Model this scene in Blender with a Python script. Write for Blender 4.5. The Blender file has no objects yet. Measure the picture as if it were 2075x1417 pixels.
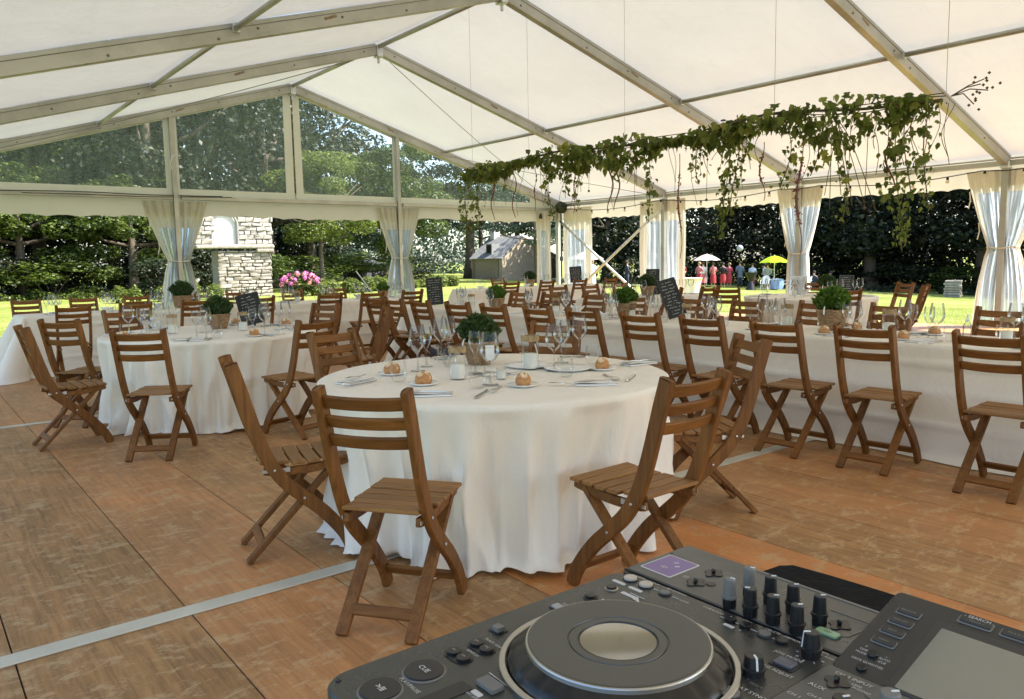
import bpy, bmesh, math, random
import numpy as np
from mathutils import Vector, Matrix
random.seed(7); np.random.seed(7)
PI = math.pi
sc = bpy.context.scene
col = sc.collection

# ---------------------------------------------------------------- camera
CX, CY, CZ = -7.4435, -17.3816, 1.35
yaw, pitch, roll = 0.66411, -0.11466, -0.0172
fwd = Vector((math.sin(yaw)*math.cos(pitch), math.cos(yaw)*math.cos(pitch), math.sin(pitch)))
rt = Vector((math.cos(yaw), -math.sin(yaw), 0)); upv = rt.cross(fwd)
r2 = math.cos(roll)*rt + math.sin(roll)*upv; u2 = -math.sin(roll)*rt + math.cos(roll)*upv
camd = bpy.data.cameras.new('camera'); cam = bpy.data.objects.new('camera', camd); col.objects.link(cam)
cam.matrix_world = Matrix(((r2.x, u2.x, -fwd.x, CX), (r2.y, u2.y, -fwd.y, CY), (r2.z, u2.z, -fwd.z, CZ), (0, 0, 0, 1)))
camd.sensor_width = 36; camd.lens = 36*1594.86/2075; camd.clip_start = 0.05; camd.clip_end = 1500
sc.camera = cam
# ---------------------------------------------------------------- sky, sun, exposure
SUN_EL, SUN_V = math.radians(50), Vector((0.75, -0.66, 0)).normalized()
w = bpy.data.worlds.new('World'); sc.world = w; w.use_nodes = True
nt = w.node_tree; bg = nt.nodes['Background']; sky = nt.nodes.new('ShaderNodeTexSky')
sky.sky_type = 'NISHITA'; sky.sun_disc = False; sky.sun_elevation = SUN_EL
sky.sun_rotation = math.atan2(SUN_V.x, SUN_V.y); sky.air_density = 1.0; sky.dust_density = 1.5
nt.links.new(sky.outputs[0], bg.inputs[0]); bg.inputs[1].default_value = 0.15
sd = bpy.data.lights.new('sun', 'SUN'); sd.energy = 4.6; sd.angle = math.radians(0.53); sd.color = (1, 0.95, 0.86)
so = bpy.data.objects.new('sun', sd); col.objects.link(so)
sdir = Vector((SUN_V.x*math.cos(SUN_EL), SUN_V.y*math.cos(SUN_EL), math.sin(SUN_EL)))
so.rotation_euler = sdir.to_track_quat('Z', 'Y').to_euler(); so.location = (0, 0, 30)
vs = sc.view_settings; vs.view_transform = 'Standard'; vs.look = 'None'; vs.gamma = 1; vs.use_curve_mapping = False
vs.exposure = 1.8
sc.cycles.max_bounces = 10; sc.cycles.transparent_max_bounces = 24; sc.cycles.diffuse_bounces = 5
sc.cycles.transmission_bounces = 6; sc.cycles.glossy_bounces = 4
sc.cycles.sample_clamp_indirect = 6.0
sc.cycles.caustics_reflective = False; sc.cycles.caustics_refractive = False

# ---------------------------------------------------------------- helpers
def tag(o, label=None, cat=None, group=None, kind=None):
    if label: o['label'] = label
    if cat: o['category'] = cat
    if group: o['group'] = group
    if kind: o['kind'] = kind
    return o
def empty(name, loc=(0, 0, 0), rz=0.0, label=None, cat=None, group=None):
    o = bpy.data.objects.new(name, None); col.objects.link(o); o.location = loc; o.rotation_euler = (0, 0, rz)
    o.empty_display_size = 0.1
    return tag(o, label, cat, group)
KIDS = {}
def link(name, me, parent=None, loc=None, rot=None, scale=None):
    o = bpy.data.objects.new(name, me); col.objects.link(o)
    if parent is not None:
        o.parent = parent; KIDS.setdefault(parent.name, []).append(o)
    if loc is not None: o.location = loc
    if rot is not None: o.rotation_euler = rot
    if scale is not None: o.scale = scale
    return o
def copy_tree(o, loc=None, rz=None, parent=None, label=None, group=None, scale=None):
    c = o.copy(); col.objects.link(c)
    if parent is not None:
        c.parent = parent; KIDS.setdefault(parent.name, []).append(c)
    for ch in KIDS.get(o.name, []):
        copy_tree(ch, parent=c)
    if loc is not None: c.location = loc
    if rz is not None: c.rotation_euler = (0, 0, rz)
    if scale is not None: c.scale = scale
    if label: c['label'] = label
    if group: c['group'] = group
    return c
class MB:
    def __init__(s): s.v = []; s.f = []; s.m = []; s.mi = 0
    def add(s, vs_, fs_):
        n = len(s.v); s.v += [tuple(p) for p in vs_]
        for f in fs_: s.f.append(tuple(n+i for i in f)); s.m.append(s.mi)
    def box(s, c, d, M=None):
        x, y, z = d[0]/2, d[1]/2, d[2]/2
        P = [Vector((i*x, j*y, k*z)) for k in (-1, 1) for j in (-1, 1) for i in (-1, 1)]
        if M is not None: P = [M @ p for p in P]
        c = Vector(c); P = [p + c for p in P]
        s.add(P, [(0, 2, 3, 1), (4, 5, 7, 6), (0, 1, 5, 4), (2, 6, 7, 3), (0, 4, 6, 2), (1, 3, 7, 5)])
    def bar(s, a, b, w_, h_, up=(0, 0, 1)):
        a = Vector(a); b = Vector(b); d = (b-a).normalized(); up = Vector(up)
        x = d.cross(up).normalized(); z = x.cross(d).normalized()
        P = []
        for p in (a, b):
            for sx, sz in ((-1, -1), (1, -1), (1, 1), (-1, 1)): P.append(p + x*sx*w_/2 + z*sz*h_/2)
        s.add(P, [(0, 1, 2, 3), (7, 6, 5, 4), (0, 4, 5, 1), (1, 5, 6, 2), (2, 6, 7, 3), (3, 7, 4, 0)])
    def tube(s, pts, r, n=8, cap=True):
        pts = [Vector(p) for p in pts]; m = len(pts); rs = r if isinstance(r, (list, tuple)) else [r]*m
        P = []; prev = None
        for i, p in enumerate(pts):
            d = (pts[min(i+1, m-1)] - pts[max(i-1, 0)]).normalized()
            if prev is None:
                a = Vector((0, 0, 1)) if abs(d.z) < 0.9 else Vector((1, 0, 0)); x = d.cross(a).normalized()
            else: x = (prev - d*prev.dot(d)).normalized()
            prev = x; y = d.cross(x)
            for k in range(n):
                t = 2*PI*k/n; P.append(p + (x*math.cos(t)+y*math.sin(t))*rs[i])
        F = []
        for i in range(m-1):
            for k in range(n):
                F.append((i*n+k, i*n+(k+1) % n, (i+1)*n+(k+1) % n, (i+1)*n+k))
        if cap: F.append(tuple(range(n-1, -1, -1))); F.append(tuple((m-1)*n+k for k in range(n)))
        s.add(P, F)
    def lathe(s, prof, n=20, c=(0, 0, 0), capb=False, capt=False):
        P = []; F = []; m = len(prof)
        for r, z in prof:
            for k in range(n):
                t = 2*PI*k/n; P.append((c[0]+r*math.cos(t), c[1]+r*math.sin(t), c[2]+z))
        for i in range(m-1):
            for k in range(n): F.append((i*n+k, i*n+(k+1) % n, (i+1)*n+(k+1) % n, (i+1)*n+k))
        if capb: F.append(tuple(range(n-1, -1, -1)))
        if capt: F.append(tuple((m-1)*n+k for k in range(n)))
        s.add(P, F)
    def prism(s, poly, h0, h1):       # polygon in xy, extruded in z
        n = len(poly); P = [(x, y, h0) for x, y in poly] + [(x, y, h1) for x, y in poly]
        s.add(P, [tuple(range(n-1, -1, -1)), tuple(range(n, 2*n))] + [(i, (i+1) % n, n+(i+1) % n, n+i) for i in range(n)])
    def grid(s, P, nu, nv, closed=False):
        F = []
        for j in range(nv-1):
            for i in range(nu if closed else nu-1):
                F.append((j*nu+i, j*nu+(i+1) % nu, (j+1)*nu+(i+1) % nu, (j+1)*nu+i))
        s.add(P, F)
    def mesh(s, name, mat, smooth=False, bevel=0.0):
        me = bpy.data.meshes.new(name); me.from_pydata(s.v, [], s.f)
        for m in (mat if isinstance(mat, (list, tuple)) else [mat]): me.materials.append(m)
        if isinstance(mat, (list, tuple)): me.polygons.foreach_set('material_index', s.m)
        if bevel:
            bm = bmesh.new(); bm.from_mesh(me)
            bmesh.ops.bevel(bm, geom=list(bm.edges), offset=bevel, segments=1, affect='EDGES', profile=0.7)
            bm.to_mesh(me); bm.free()
        if smooth: me.polygons.foreach_set('use_smooth', [True]*len(me.polygons))
        me.update(); return me
    def build(s, name, mat, parent=None, smooth=False, bevel=0.0, loc=None, rot=None):
        return link(name, s.mesh(name, mat, smooth, bevel), parent, loc, rot)

# ---------------------------------------------------------------- materials
MATS = {}
def nodes(name):
    m = bpy.data.materials.new(name); m.use_nodes = True; t = m.node_tree
    for n in list(t.nodes): t.nodes.remove(n)
    out = t.nodes.new('ShaderNodeOutputMaterial'); MATS[name] = m
    return m, t, out
def N(t, typ, **kw):
    n = t.nodes.new(typ)
    for k, v in kw.items():
        if k in n.inputs: n.inputs[k].default_value = v
        else: setattr(n, k, v)
    return n
def L(t, a, b): t.links.new(a, b)
def texco(t, scale=(1, 1, 1), obj=True, rot=(0, 0, 0)):
    tc = N(t, 'ShaderNodeTexCoord'); mp = N(t, 'ShaderNodeMapping'); mp.inputs['Scale'].default_value = scale
    mp.inputs['Rotation'].default_value = rot
    L(t, tc.outputs['Object' if obj else 'Generated'], mp.inputs[0]); return mp.outputs[0]
def ramp(t, fac, stops):
    r = N(t, 'ShaderNodeValToRGB'); e = r.color_ramp.elements
    while len(e) < len(stops): e.new(0.5)
    for i, (p, c) in enumerate(stops): e[i].position = p; e[i].color = (*c, 1) if len(c) == 3 else c
    L(t, fac, r.inputs[0]); return r.outputs[0]
def mixc(t, f, a, b, typ='MIX'):
    n = N(t, 'ShaderNodeMix', data_type='RGBA', blend_type=typ)
    for i, v in ((0, f), (6, a), (7, b)):
        if hasattr(v, 'links') or hasattr(v, 'is_linked'): L(t, v, n.inputs[i])
        else: n.inputs[i].default_value = v if i == 0 else (*v, 1)
    return n.outputs[2]
def noise(t, vec, scale, detail=4, rough=0.55, dist=0.0):
    n = N(t, 'ShaderNodeTexNoise', Scale=scale, Detail=detail, Roughness=rough, Distortion=dist)
    if vec is not None: L(t, vec, n.inputs['Vector'])
    return n.outputs[0]
def bump(t, h, strength, dist=0.01):
    b = N(t, 'ShaderNodeBump', Strength=strength, Distance=dist); L(t, h, b.inputs['Height']); return b.outputs[0]
def plain(name, c, rough=0.5, metal=0.0, var=0.12, scale=8, bmp=0.0, spec=0.5, coat=0.0):
    m, t, out = nodes(name); p = N(t, 'ShaderNodeBsdfPrincipled', Roughness=rough, Metallic=metal)
    p.inputs['Specular IOR Level'].default_value = spec; p.inputs['Coat Weight'].default_value = coat
    v = texco(t); n = noise(t, v, scale)
    lo = tuple(x*(1-var) for x in c); hi = tuple(min(1, x*(1+var)) for x in c)
    L(t, ramp(t, n, [(0.3, lo), (0.7, hi)]), p.inputs['Base Color'])
    if bmp: L(t, bump(t, noise(t, v, scale*4), bmp), p.inputs['Normal'])
    L(t, p.outputs[0], out.inputs[0]); return m

def mat_wood(name, a, b, axis=0, sc_=1.0, rough=0.55):
    m, t, out = nodes(name); p = N(t, 'ShaderNodeBsdfPrincipled', Roughness=rough); p.inputs['Specular IOR Level'].default_value = 0.32
    s = [14, 14, 14]; s[axis] = 1.2
    v = texco(t, tuple(x*sc_ for x in s)); oi = N(t, 'ShaderNodeObjectInfo')
    n = noise(t, v, 3.0, 6, 0.65, 0.6)
    c = ramp(t, n, [(0.28, a), (0.52, tuple((x+y)/2 for x, y in zip(a, b))), (0.75, b)])
    n2 = noise(t, texco(t, (2, 2, 2)), 2.0, 3)
    c = mixc(t, 0.5, c, ramp(t, n2, [(0.3, (0.55, 0.52, 0.5)), (0.7, (1, 1, 1))]), 'MULTIPLY')
    c = mixc(t, 0.55, c, ramp(t, oi.outputs['Random'], [(0, (0.55, 0.52, 0.50)), (0.5, (0.85, 0.84, 0.82)), (1, (1.12, 1.12, 1.1))]), 'MULTIPLY')
    L(t, c, p.inputs['Base Color']); L(t, bump(t, n, 0.25, 0.002), p.inputs['Normal'])
    L(t, p.outputs[0], out.inputs[0]); return m

def mat_translucent(name, c, f=0.5, tc_=None, scale=1.5, var=0.05, bs=0.15, bscale=0.8, holes=None, smudge=0.0, blot=0.0):
    m, t, out = nodes(name)
    d = N(t, 'ShaderNodeBsdfDiffuse'); tr = N(t, 'ShaderNodeBsdfTranslucent'); mx = N(t, 'ShaderNodeMixShader')
    v = texco(t); n = noise(t, v, scale, 5)
    cc = ramp(t, n, [(0.3, tuple(x*(1-var) for x in c)), (0.7, c)])
    if smudge:
        n3 = noise(t, texco(t, (0.5, 3.0, 1)), 2.2, 7, 0.7)
        cc = mixc(t, ramp(t, n3, [(0.56, (0, 0, 0)), (0.72, (smudge, smudge, smudge))]), cc, tuple(x*0.75 for x in c))
    L(t, cc, d.inputs[0]); L(t, cc if tc_ is None else ramp(t, n, [(0.3, tuple(x*(1-var) for x in tc_)), (0.7, tc_)]), tr.inputs[0])
    nb = bump(t, noise(t, v, bscale, 4, 0.5, 0.3), bs, 0.05)
    L(t, nb, d.inputs['Normal']); L(t, nb, tr.inputs['Normal'])
    mx.inputs[0].default_value = f; L(t, d.outputs[0], mx.inputs[1]); L(t, tr.outputs[0], mx.inputs[2])
    L(t, mx.outputs[0], out.inputs[0]); return m

M_ROOF = mat_translucent('tent_roof_canvas', (0.87, 0.855, 0.80), 0.112, (0.85, 0.87, 0.85), 0.6, 0.07, 1.0, 1.4, smudge=0.25)
M_CANVAS = mat_translucent('white_tent_canvas', (0.82, 0.79, 0.72), 0.22, (0.8, 0.72, 0.58), 1.3, 0.08, 0.2, 1.5, smudge=0.35)
M_CURT = mat_translucent('cream_curtain_canvas', (0.80, 0.765, 0.68), 0.35, (0.70, 0.64, 0.52), 2.0, 0.10, 0.2, 3)

def mat_clear(name, milky, tint, alpha):
    m, t, out = nodes(name)
    tr = N(t, 'ShaderNodeBsdfTransparent'); tr.inputs[0].default_value = (0.96, 0.97, 0.97, 1)
    d = N(t, 'ShaderNodeBsdfDiffuse'); tl = N(t, 'ShaderNodeBsdfTranslucent'); gl = N(t, 'ShaderNodeBsdfGlossy', Roughness=0.12)
    d.inputs[0].default_value = (*tint, 1); tl.inputs[0].default_value = (*tint, 1); gl.inputs[0].default_value = (0.9, 0.9, 0.9, 1)
    m1 = N(t, 'ShaderNodeMixShader'); m1.inputs[0].default_value = 0.5; L(t, d.outputs[0], m1.inputs[1]); L(t, tl.outputs[0], m1.inputs[2])
    v = texco(t, (6, 6, 0.7)); n = noise(t, v, 1.6, 4)
    mr = N(t, 'ShaderNodeMapRange'); L(t, n, mr.inputs[0]); mr.inputs[1].default_value = 0.3; mr.inputs[2].default_value = 0.72
    mr.inputs[3].default_value = milky[0]; mr.inputs[4].default_value = milky[1]
    m2 = N(t, 'ShaderNodeMixShader'); L(t, mr.outputs[0], m2.inputs[0]); L(t, tr.outputs[0], m2.inputs[1]); L(t, m1.outputs[0], m2.inputs[2])
    lw = N(t, 'ShaderNodeFresnel', IOR=1.3); m3 = N(t, 'ShaderNodeMixShader')
    mm = N(t, 'ShaderNodeMath', operation='MULTIPLY'); L(t, lw.outputs[0], mm.inputs[0]); mm.inputs[1].default_value = alpha
    L(t, mm.outputs[0], m3.inputs[0]); L(t, m2.outputs[0], m3.inputs[1]); L(t, gl.outputs[0], m3.inputs[2])
    L(t, m3.outputs[0], out.inputs[0]); return m
M_PVC = mat_clear('clear_window_film', (0.18, 0.32), (0.46, 0.52, 0.43), 0.5)
M_PVCC = mat_clear('clear_curtain_film', (0.50, 0.92), (0.70, 0.76, 0.84), 0.8)
def mat_thin(name, edge=0.86, fr=0.9):
    m, t, out = nodes(name)
    tr = N(t, 'ShaderNodeBsdfTransparent'); tr.inputs[0].default_value = (0.955, 0.96, 0.955, 1)
    gl = N(t, 'ShaderNodeBsdfGlossy', Roughness=0.03); lw = N(t, 'ShaderNodeLayerWeight', Blend=0.28)
    dk = N(t, 'ShaderNodeBsdfTransparent'); dk.inputs[0].default_value = (edge, edge+0.01, edge, 1)
    r = ramp(t, lw.outputs['Facing'], [(0.76, (0, 0, 0)), (1.0, (0.65, 0.65, 0.65))])
    m0 = N(t, 'ShaderNodeMixShader'); L(t, r, m0.inputs[0]); L(t, tr.outputs[0], m0.inputs[1]); L(t, dk.outputs[0], m0.inputs[2])
    f = N(t, 'ShaderNodeMath', operation='MULTIPLY'); L(t, lw.outputs['Fresnel'], f.inputs[0]); f.inputs[1].default_value = fr
    m1 = N(t, 'ShaderNodeMixShader'); L(t, f.outputs[0], m1.inputs[0]); L(t, m0.outputs[0], m1.inputs[1]); L(t, gl.outputs[0], m1.inputs[2])
    L(t, m1.outputs[0], out.inputs[0]); return m
M_GLASS = mat_thin('table_glass', 0.80, 0.8)
M_GLASS2 = mat_thin('thin_tumbler_glass', 0.95, 0.35)
def mat_cloth(name, c=(0.90, 0.84, 0.745)):
    m, t, out = nodes(name); p = N(t, 'ShaderNodeBsdfPrincipled', Roughness=0.85); p.inputs['Specular IOR Level'].default_value = 0.2
    p.inputs['Sheen Weight'].default_value = 0.0
    v = texco(t); n = noise(t, v, 2.0, 3); L(t, ramp(t, n, [(0.3, tuple(x*0.95 for x in c)), (0.7, c)]), p.inputs['Base Color'])
    n1 = noise(t, texco(t, (1.0, 1.0, 0.45)), 4.5, 6, 0.6, 0.8); L(t, bump(t, n1, 0.6, 0.03), p.inputs['Normal'])
    tr = N(t, 'ShaderNodeBsdfTranslucent'); tr.inputs[0].default_value = (*c, 1); mx = N(t, 'ShaderNodeMixShader'); mx.inputs[0].default_value = 0.05
    L(t, p.outputs[0], mx.inputs[1]); L(t, tr.outputs[0], mx.inputs[2]); L(t, mx.outputs[0], out.inputs[0]); return m
M_CLOTH = mat_cloth('white_table_linen')
M_NAP = mat_cloth('white_paper_napkin', (0.82, 0.81, 0.79))
def mat_alu(name, c=(0.50, 0.485, 0.445)):
    m, t, out = nodes(name); p = N(t, 'ShaderNodeBsdfPrincipled', Roughness=0.42, Metallic=0.75)
    v = texco(t, (1, 1, 1)); n = noise(t, v, 1.3, 7, 0.65)
    cc = ramp(t, n, [(0.25, tuple(x*0.72 for x in c)), (0.6, c)])
    n2 = noise(t, texco(t, (9, 9, 9)), 1.1, 5, 0.7)
    cc = mixc(t, ramp(t, n2, [(0.66, (0, 0, 0)), (0.74, (0.8, 0.8, 0.8))]), cc, (0.16, 0.13, 0.10))
    L(t, cc, p.inputs['Base Color']); L(t, ramp(t, n, [(0.3, (0.55, 0.55, 0.55)), (0.8, (0.35, 0.35, 0.35))]), p.inputs['Roughness'])
    L(t, p.outputs[0], out.inputs[0]); return m
M_ALU = mat_alu('brushed_aluminium_frame')
M_STEEL = plain('polished_cutlery_steel', (0.6, 0.58, 0.55), 0.22, 1.0, 0.05)
M_GALV = plain('galvanised_steel', (0.62, 0.63, 0.63), 0.35, 0.9)
M_WOOD = mat_wood('oiled_acacia_wood', (0.125, 0.045, 0.009), (0.33, 0.138, 0.030), 0)
M_WOODV = mat_wood('oiled_acacia_wood_upright', (0.118, 0.042, 0.009), (0.31, 0.130, 0.029), 2)
M_SEAT = mat_wood('lighter_seat_wood', (0.21, 0.092, 0.024), (0.42, 0.215, 0.070), 0)  # seat slats in a lighter brown than the frame
M_BLACK = plain('black_satin_plastic', (0.012, 0.012, 0.012), 0.35)
M_BLACKCORD = plain('black_rubber_cord', (0.015, 0.015, 0.015), 0.6)
M_WHITE = plain('white_plastic', (0.78, 0.78, 0.76), 0.4)
M_CREAMWAX = plain('cream_candle_wax', (0.82, 0.79, 0.70), 0.4)
M_TWINE = plain('jute_twine', (0.33, 0.23, 0.12), 0.9, scale=60, var=0.3)
M_CABLE = plain('steel_brace_cable', (0.30, 0.29, 0.27), 0.4, 0.8)
M_THREAD = plain('grey_hanging_thread', (0.42, 0.40, 0.36), 0.7)
M_BULB = plain('frosted_bulb_glass', (0.72, 0.66, 0.55), 0.15, 0.0, 0.05)
# ---------------------------------------------------------------- ground and floor
def terr(x, y):
    return max(-1.4, -0.3-0.03*max(0.0, x-8-0.6*max(0.0, y)))
def mat_grass():
    m, t, out = nodes('mown_grass'); p = N(t, 'ShaderNodeBsdfPrincipled', Roughness=0.9); p.inputs['Specular IOR Level'].default_value = 0.15
    v = texco(t); n = noise(t, v, 0.35, 6, 0.6); n2 = noise(t, v, 22, 4, 0.7); n3 = noise(t, v, 1.7, 5, 0.65)
    c = ramp(t, n, [(0.3, (0.17, 0.22, 0.045)), (0.5, (0.26, 0.295, 0.07)), (0.72, (0.36, 0.345, 0.12))])
    c = mixc(t, 0.7, c, ramp(t, n2, [(0.25, (0.35, 0.4, 0.3)), (0.6, (1, 1, 1))]), 'MULTIPLY')
    c = mixc(t, 0.5, c, ramp(t, n3, [(0.35, (0.6, 0.66, 0.5)), (0.6, (1, 1, 1))]), 'MULTIPLY')
    L(t, c, p.inputs['Base Color']); L(t, bump(t, n2, 1.0, 0.05), p.inputs['Normal']); L(t, p.outputs[0], out.inputs[0]); return m
M_GRASS = mat_grass()
g = MB(); xs = list(range(-400, -60, 40)) + list(range(-60, 120, 3)) + list(range(120, 441, 40)); ys = xs
g.grid([(x, y, terr(x, y)) for y in ys for x in xs], len(xs), len(ys))
tag(g.build('ground', M_GRASS, smooth=True), kind='structure')

def mat_floor(name, warm, mid, dark, orange=0.0):
    m, t, out = nodes(name); p = N(t, 'ShaderNodeBsdfPrincipled', Roughness=0.5)
    tc = N(t, 'ShaderNodeTexCoord'); oi = N(t, 'ShaderNodeObjectInfo')
    geo = N(t, 'ShaderNodeNewGeometry')
    mp = N(t, 'ShaderNodeMapping'); mp.inputs['Scale'].default_value = (3.2, 1.6, 1); L(t, geo.outputs['Position'], mp.inputs[0])
    off = N(t, 'ShaderNodeVectorMath', operation='ADD'); L(t, mp.outputs[0], off.inputs[0])
    mu = N(t, 'ShaderNodeVectorMath', operation='SCALE'); cb = N(t, 'ShaderNodeCombineXYZ')
    L(t, oi.outputs['Random'], cb.inputs[0]); L(t, oi.outputs['Random'], cb.inputs[1]); L(t, oi.outputs['Random'], cb.inputs[2])
    L(t, cb.outputs[0], mu.inputs[0]); mu.inputs['Scale'].default_value = 37.0; L(t, mu.outputs[0], off.inputs[1])
    grain = noise(t, off.outputs[0], 2.2, 12, 0.74, 0.35)
    mp2 = N(t, 'ShaderNodeMapping'); mp2.inputs['Scale'].default_value = (1, 0.6, 1); L(t, geo.outputs['Position'], mp2.inputs[0])
    big = noise(t, mp2.outputs[0], 1.1, 6, 0.6, 0.5)
    mp3 = N(t, 'ShaderNodeMapping'); mp3.inputs['Scale'].default_value = (2.2, 3.6, 1); L(t, geo.outputs['Position'], mp3.inputs[0])
    scuff = noise(t, mp3.outputs[0], 3.0, 12, 0.82, 0.25)
    # narrow boards pressed into each panel: a tone per 9 cm strip, running along the panel
    sx = N(t, 'ShaderNodeSeparateXYZ'); L(t, geo.outputs['Position'], sx.inputs[0])
    sn = N(t, 'ShaderNodeMath', operation='SNAP'); L(t, sx.outputs[0], sn.inputs[0]); sn.inputs[1].default_value = 0.0975
    sy = N(t, 'ShaderNodeMath', operation='SNAP'); ady = N(t, 'ShaderNodeMath', operation='MULTIPLY_ADD'); L(t, sn.outputs[0], ady.inputs[0]); ady.inputs[1].default_value = 17.3; L(t, sx.outputs[1], ady.inputs[2]); L(t, ady.outputs[0], sy.inputs[0]); sy.inputs[1].default_value = 1.15
    cbx = N(t, 'ShaderNodeCombineXYZ'); L(t, sn.outputs[0], cbx.inputs[0]); L(t, sy.outputs[0], cbx.inputs[1])
    wn = N(t, 'ShaderNodeTexWhiteNoise', noise_dimensions='2D'); L(t, cbx.outputs[0], wn.inputs['Vector'])
    mpg = N(t, 'ShaderNodeMapping'); mpg.inputs['Scale'].default_value = (26, 1.7, 1); L(t, geo.outputs['Position'], mpg.inputs[0])
    streak = noise(t, mpg.outputs[0], 1.5, 8, 0.7, 0.5)
    c = ramp(t, streak, [(0.28, dark), (0.5, mid), (0.72, warm)])
    c = mixc(t, 0.75, c, ramp(t, wn.outputs['Value'], [(0, (0.80, 0.80, 0.79)), (1, (1.0, 0.99, 0.97))]), 'MULTIPLY')
    c = mixc(t, 0.75, c, ramp(t, big, [(0.34, (0.52, 0.57, 0.55)), (0.5, (0.80, 0.80, 0.78)), (0.66, (1.06, 0.97, 0.88))]), 'MULTIPLY')
    c = mixc(t, ramp(t, scuff, [(0.51, (0, 0, 0)), (0.58, (0.7, 0.7, 0.7))]), c, (0.56, 0.385, 0.200))
    c = mixc(t, ramp(t, grain, [(0.60, (0, 0, 0)), (0.70, (0.55, 0.55, 0.55))]), c, tuple(x*0.55 for x in dark))
    c = mixc(t, 0.7, c, ramp(t, oi.outputs['Random'], [(0, (0.80, 0.81, 0.80)), (0.5, (0.92, 0.92, 0.90)), (1, (1.0, 0.97, 0.92))]), 'MULTIPLY')
    L(t, c, p.inputs['Base Color'])
    L(t, ramp(t, scuff, [(0.3, (0.42, 0.42, 0.42)), (0.7, (0.62, 0.62, 0.62))]), p.inputs['Roughness'])
    L(t, bump(t, streak, 0.15, 0.003), p.inputs['Normal']); L(t, p.outputs[0], out.inputs[0]); return m
M_FLOOR = mat_floor('worn_floor_plywood', (0.66, 0.345, 0.128), (0.50, 0.252, 0.091), (0.27, 0.130, 0.047))
M_FLOORO = mat_floor('orange_floor_plywood', (0.80, 0.330, 0.095), (0.72, 0.280, 0.08), (0.58, 0.22, 0.062))  # more saturated orange than the other panels
M_FLOORR = mat_floor('reddish_floor_plywood', (0.69, 0.340, 0.130), (0.57, 0.268, 0.100), (0.41, 0.187, 0.070))
M_DARK = plain('dark_floor_bearers', (0.02, 0.017, 0.014), 0.9)
M_STRIP = plain('grey_aluminium_joint_strip', (0.60, 0.585, 0.50), 0.4, 0.35, 0.12, 3)
fl = MB(); fl.box((0.3, -12.2, -0.16), (15.4, 23.6, 0.24)); floor = fl.build('floor', M_DARK); tag(floor, kind='structure')
me_panels = {}
strips = [-4.83, -9.55, -14.27, -18.99, -23.7]
rows = [(-0.55, -4.83), (-4.83, -9.55), (-9.55, -14.27), (-14.27, -18.99), (-18.99, -23.7)]
PW = 0.585
for ri, (ya, yb) in enumerate(rows):
    x = -7.22 if ri < 9 else -7.22
    xs_ = [x + PW*k for k in range(-1, 26)]
    for k, xl in enumerate(xs_):
        if ri <= 0 and xl < -6.7: continue
        wid = PW - 0.005; ln = abs(yb-ya) - 0.006
        key = (round(ln, 3), 0)
        mat = M_FLOOR
        if ri == 3 and xl in (xs_[5], xs_[4]): mat = M_FLOORO
        elif (ri, k) in ((2, 2), (2, 7), (3, 7), (3, 8), (1, 1), (1, 2), (3, 2)): mat = M_FLOORR
        kk = (key, mat.name)
        if kk not in me_panels:
            b = MB(); b.box((0, 0, 0), (wid, ln, 0.018)); me_panels[kk] = b.mesh('floor_panel', mat, bevel=0.0015)
        link('floor_panel', me_panels[kk], floor, (xl+PW/2, (ya+yb)/2, -0.009+random.uniform(-0.0012, 0.0012)))
for i, y in enumerate(strips[:4]):
    b = MB(); wd = 0.085 if i >= 2 else 0.075
    b.box((0, 0, 0), (15.0, wd, 0.007)); b.build('joint_strip', M_STRIP, floor, bevel=0.002, loc=(0.1, y, 0.0035))
mt_ = MB(); mt_.box((-7.45, -3.4, -0.15), (1.3, 6.6, 0.26)); tag(mt_.build('grey_slab', plain('grey_slab_surface', (0.10, 0.105, 0.10), 0.8, bmp=0.3, scale=30), bevel=0.02), kind='structure')  # low grey slab beside the far left end of the floor

# ---------------------------------------------------------------- the tent
H, R, W2 = 2.8762, 2.36, 7.956
FR = [0, -4.0, -7.77, -11.74, -15.7, -19.7, -23.6]
tent = empty('party_tent', (0, 0, 0), 0, 'large white frame marquee with aluminium rafters covering all the tables', 'tent')
def rz_(x, dz=0.0): return H + R*(1-abs(x)/W2) + dz
slope = math.atan2(R, W2)
# fabric panels
for i in range(len(FR)-1):
    ya, yb = FR[i], FR[i+1]
    if i == 0: ya += 0.12
    for s in (-1, 1):
        b = MB(); nu, nv = 30, 22; P = []
        for j in range(nv):
            v = j/(nv-1); yy = ya+(yb-ya)*v
            for k in range(nu):
                u = k/(nu-1); xx = s*W2*1.012*u
                sag = 0.05*math.sin(PI*v)**0.7*(0.4+0.6*math.sin(PI*u)) if 0 < v < 1 else 0
                sag += 0.012*math.sin(PI*v)*math.sin(7*u+3*i+9*v*u)+0.006*math.sin(23*u*v+5*v)
                P.append((xx, yy, rz_(xx, 0.135) - sag*0.6))
        b.grid(P, nu, nv); b.build('roof_panel', M_ROOF, tent, smooth=True)
M_BOLT = plain('dull_zinc_bolt', (0.22, 0.21, 0.19), 0.5, 0.6); M_TAPE = plain('torn_brown_tape', (0.30, 0.22, 0.15), 0.8, var=0.4, scale=30)
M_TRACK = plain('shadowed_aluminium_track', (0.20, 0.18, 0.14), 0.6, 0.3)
def beam_part(name, a, b_, w_, h_, up=(0, 0, 1), mat=None):
    m = MB(); m.bar(a, b_, w_, h_, up); return m.build(name, mat or M_ALU, tent, bevel=0.006)
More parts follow.
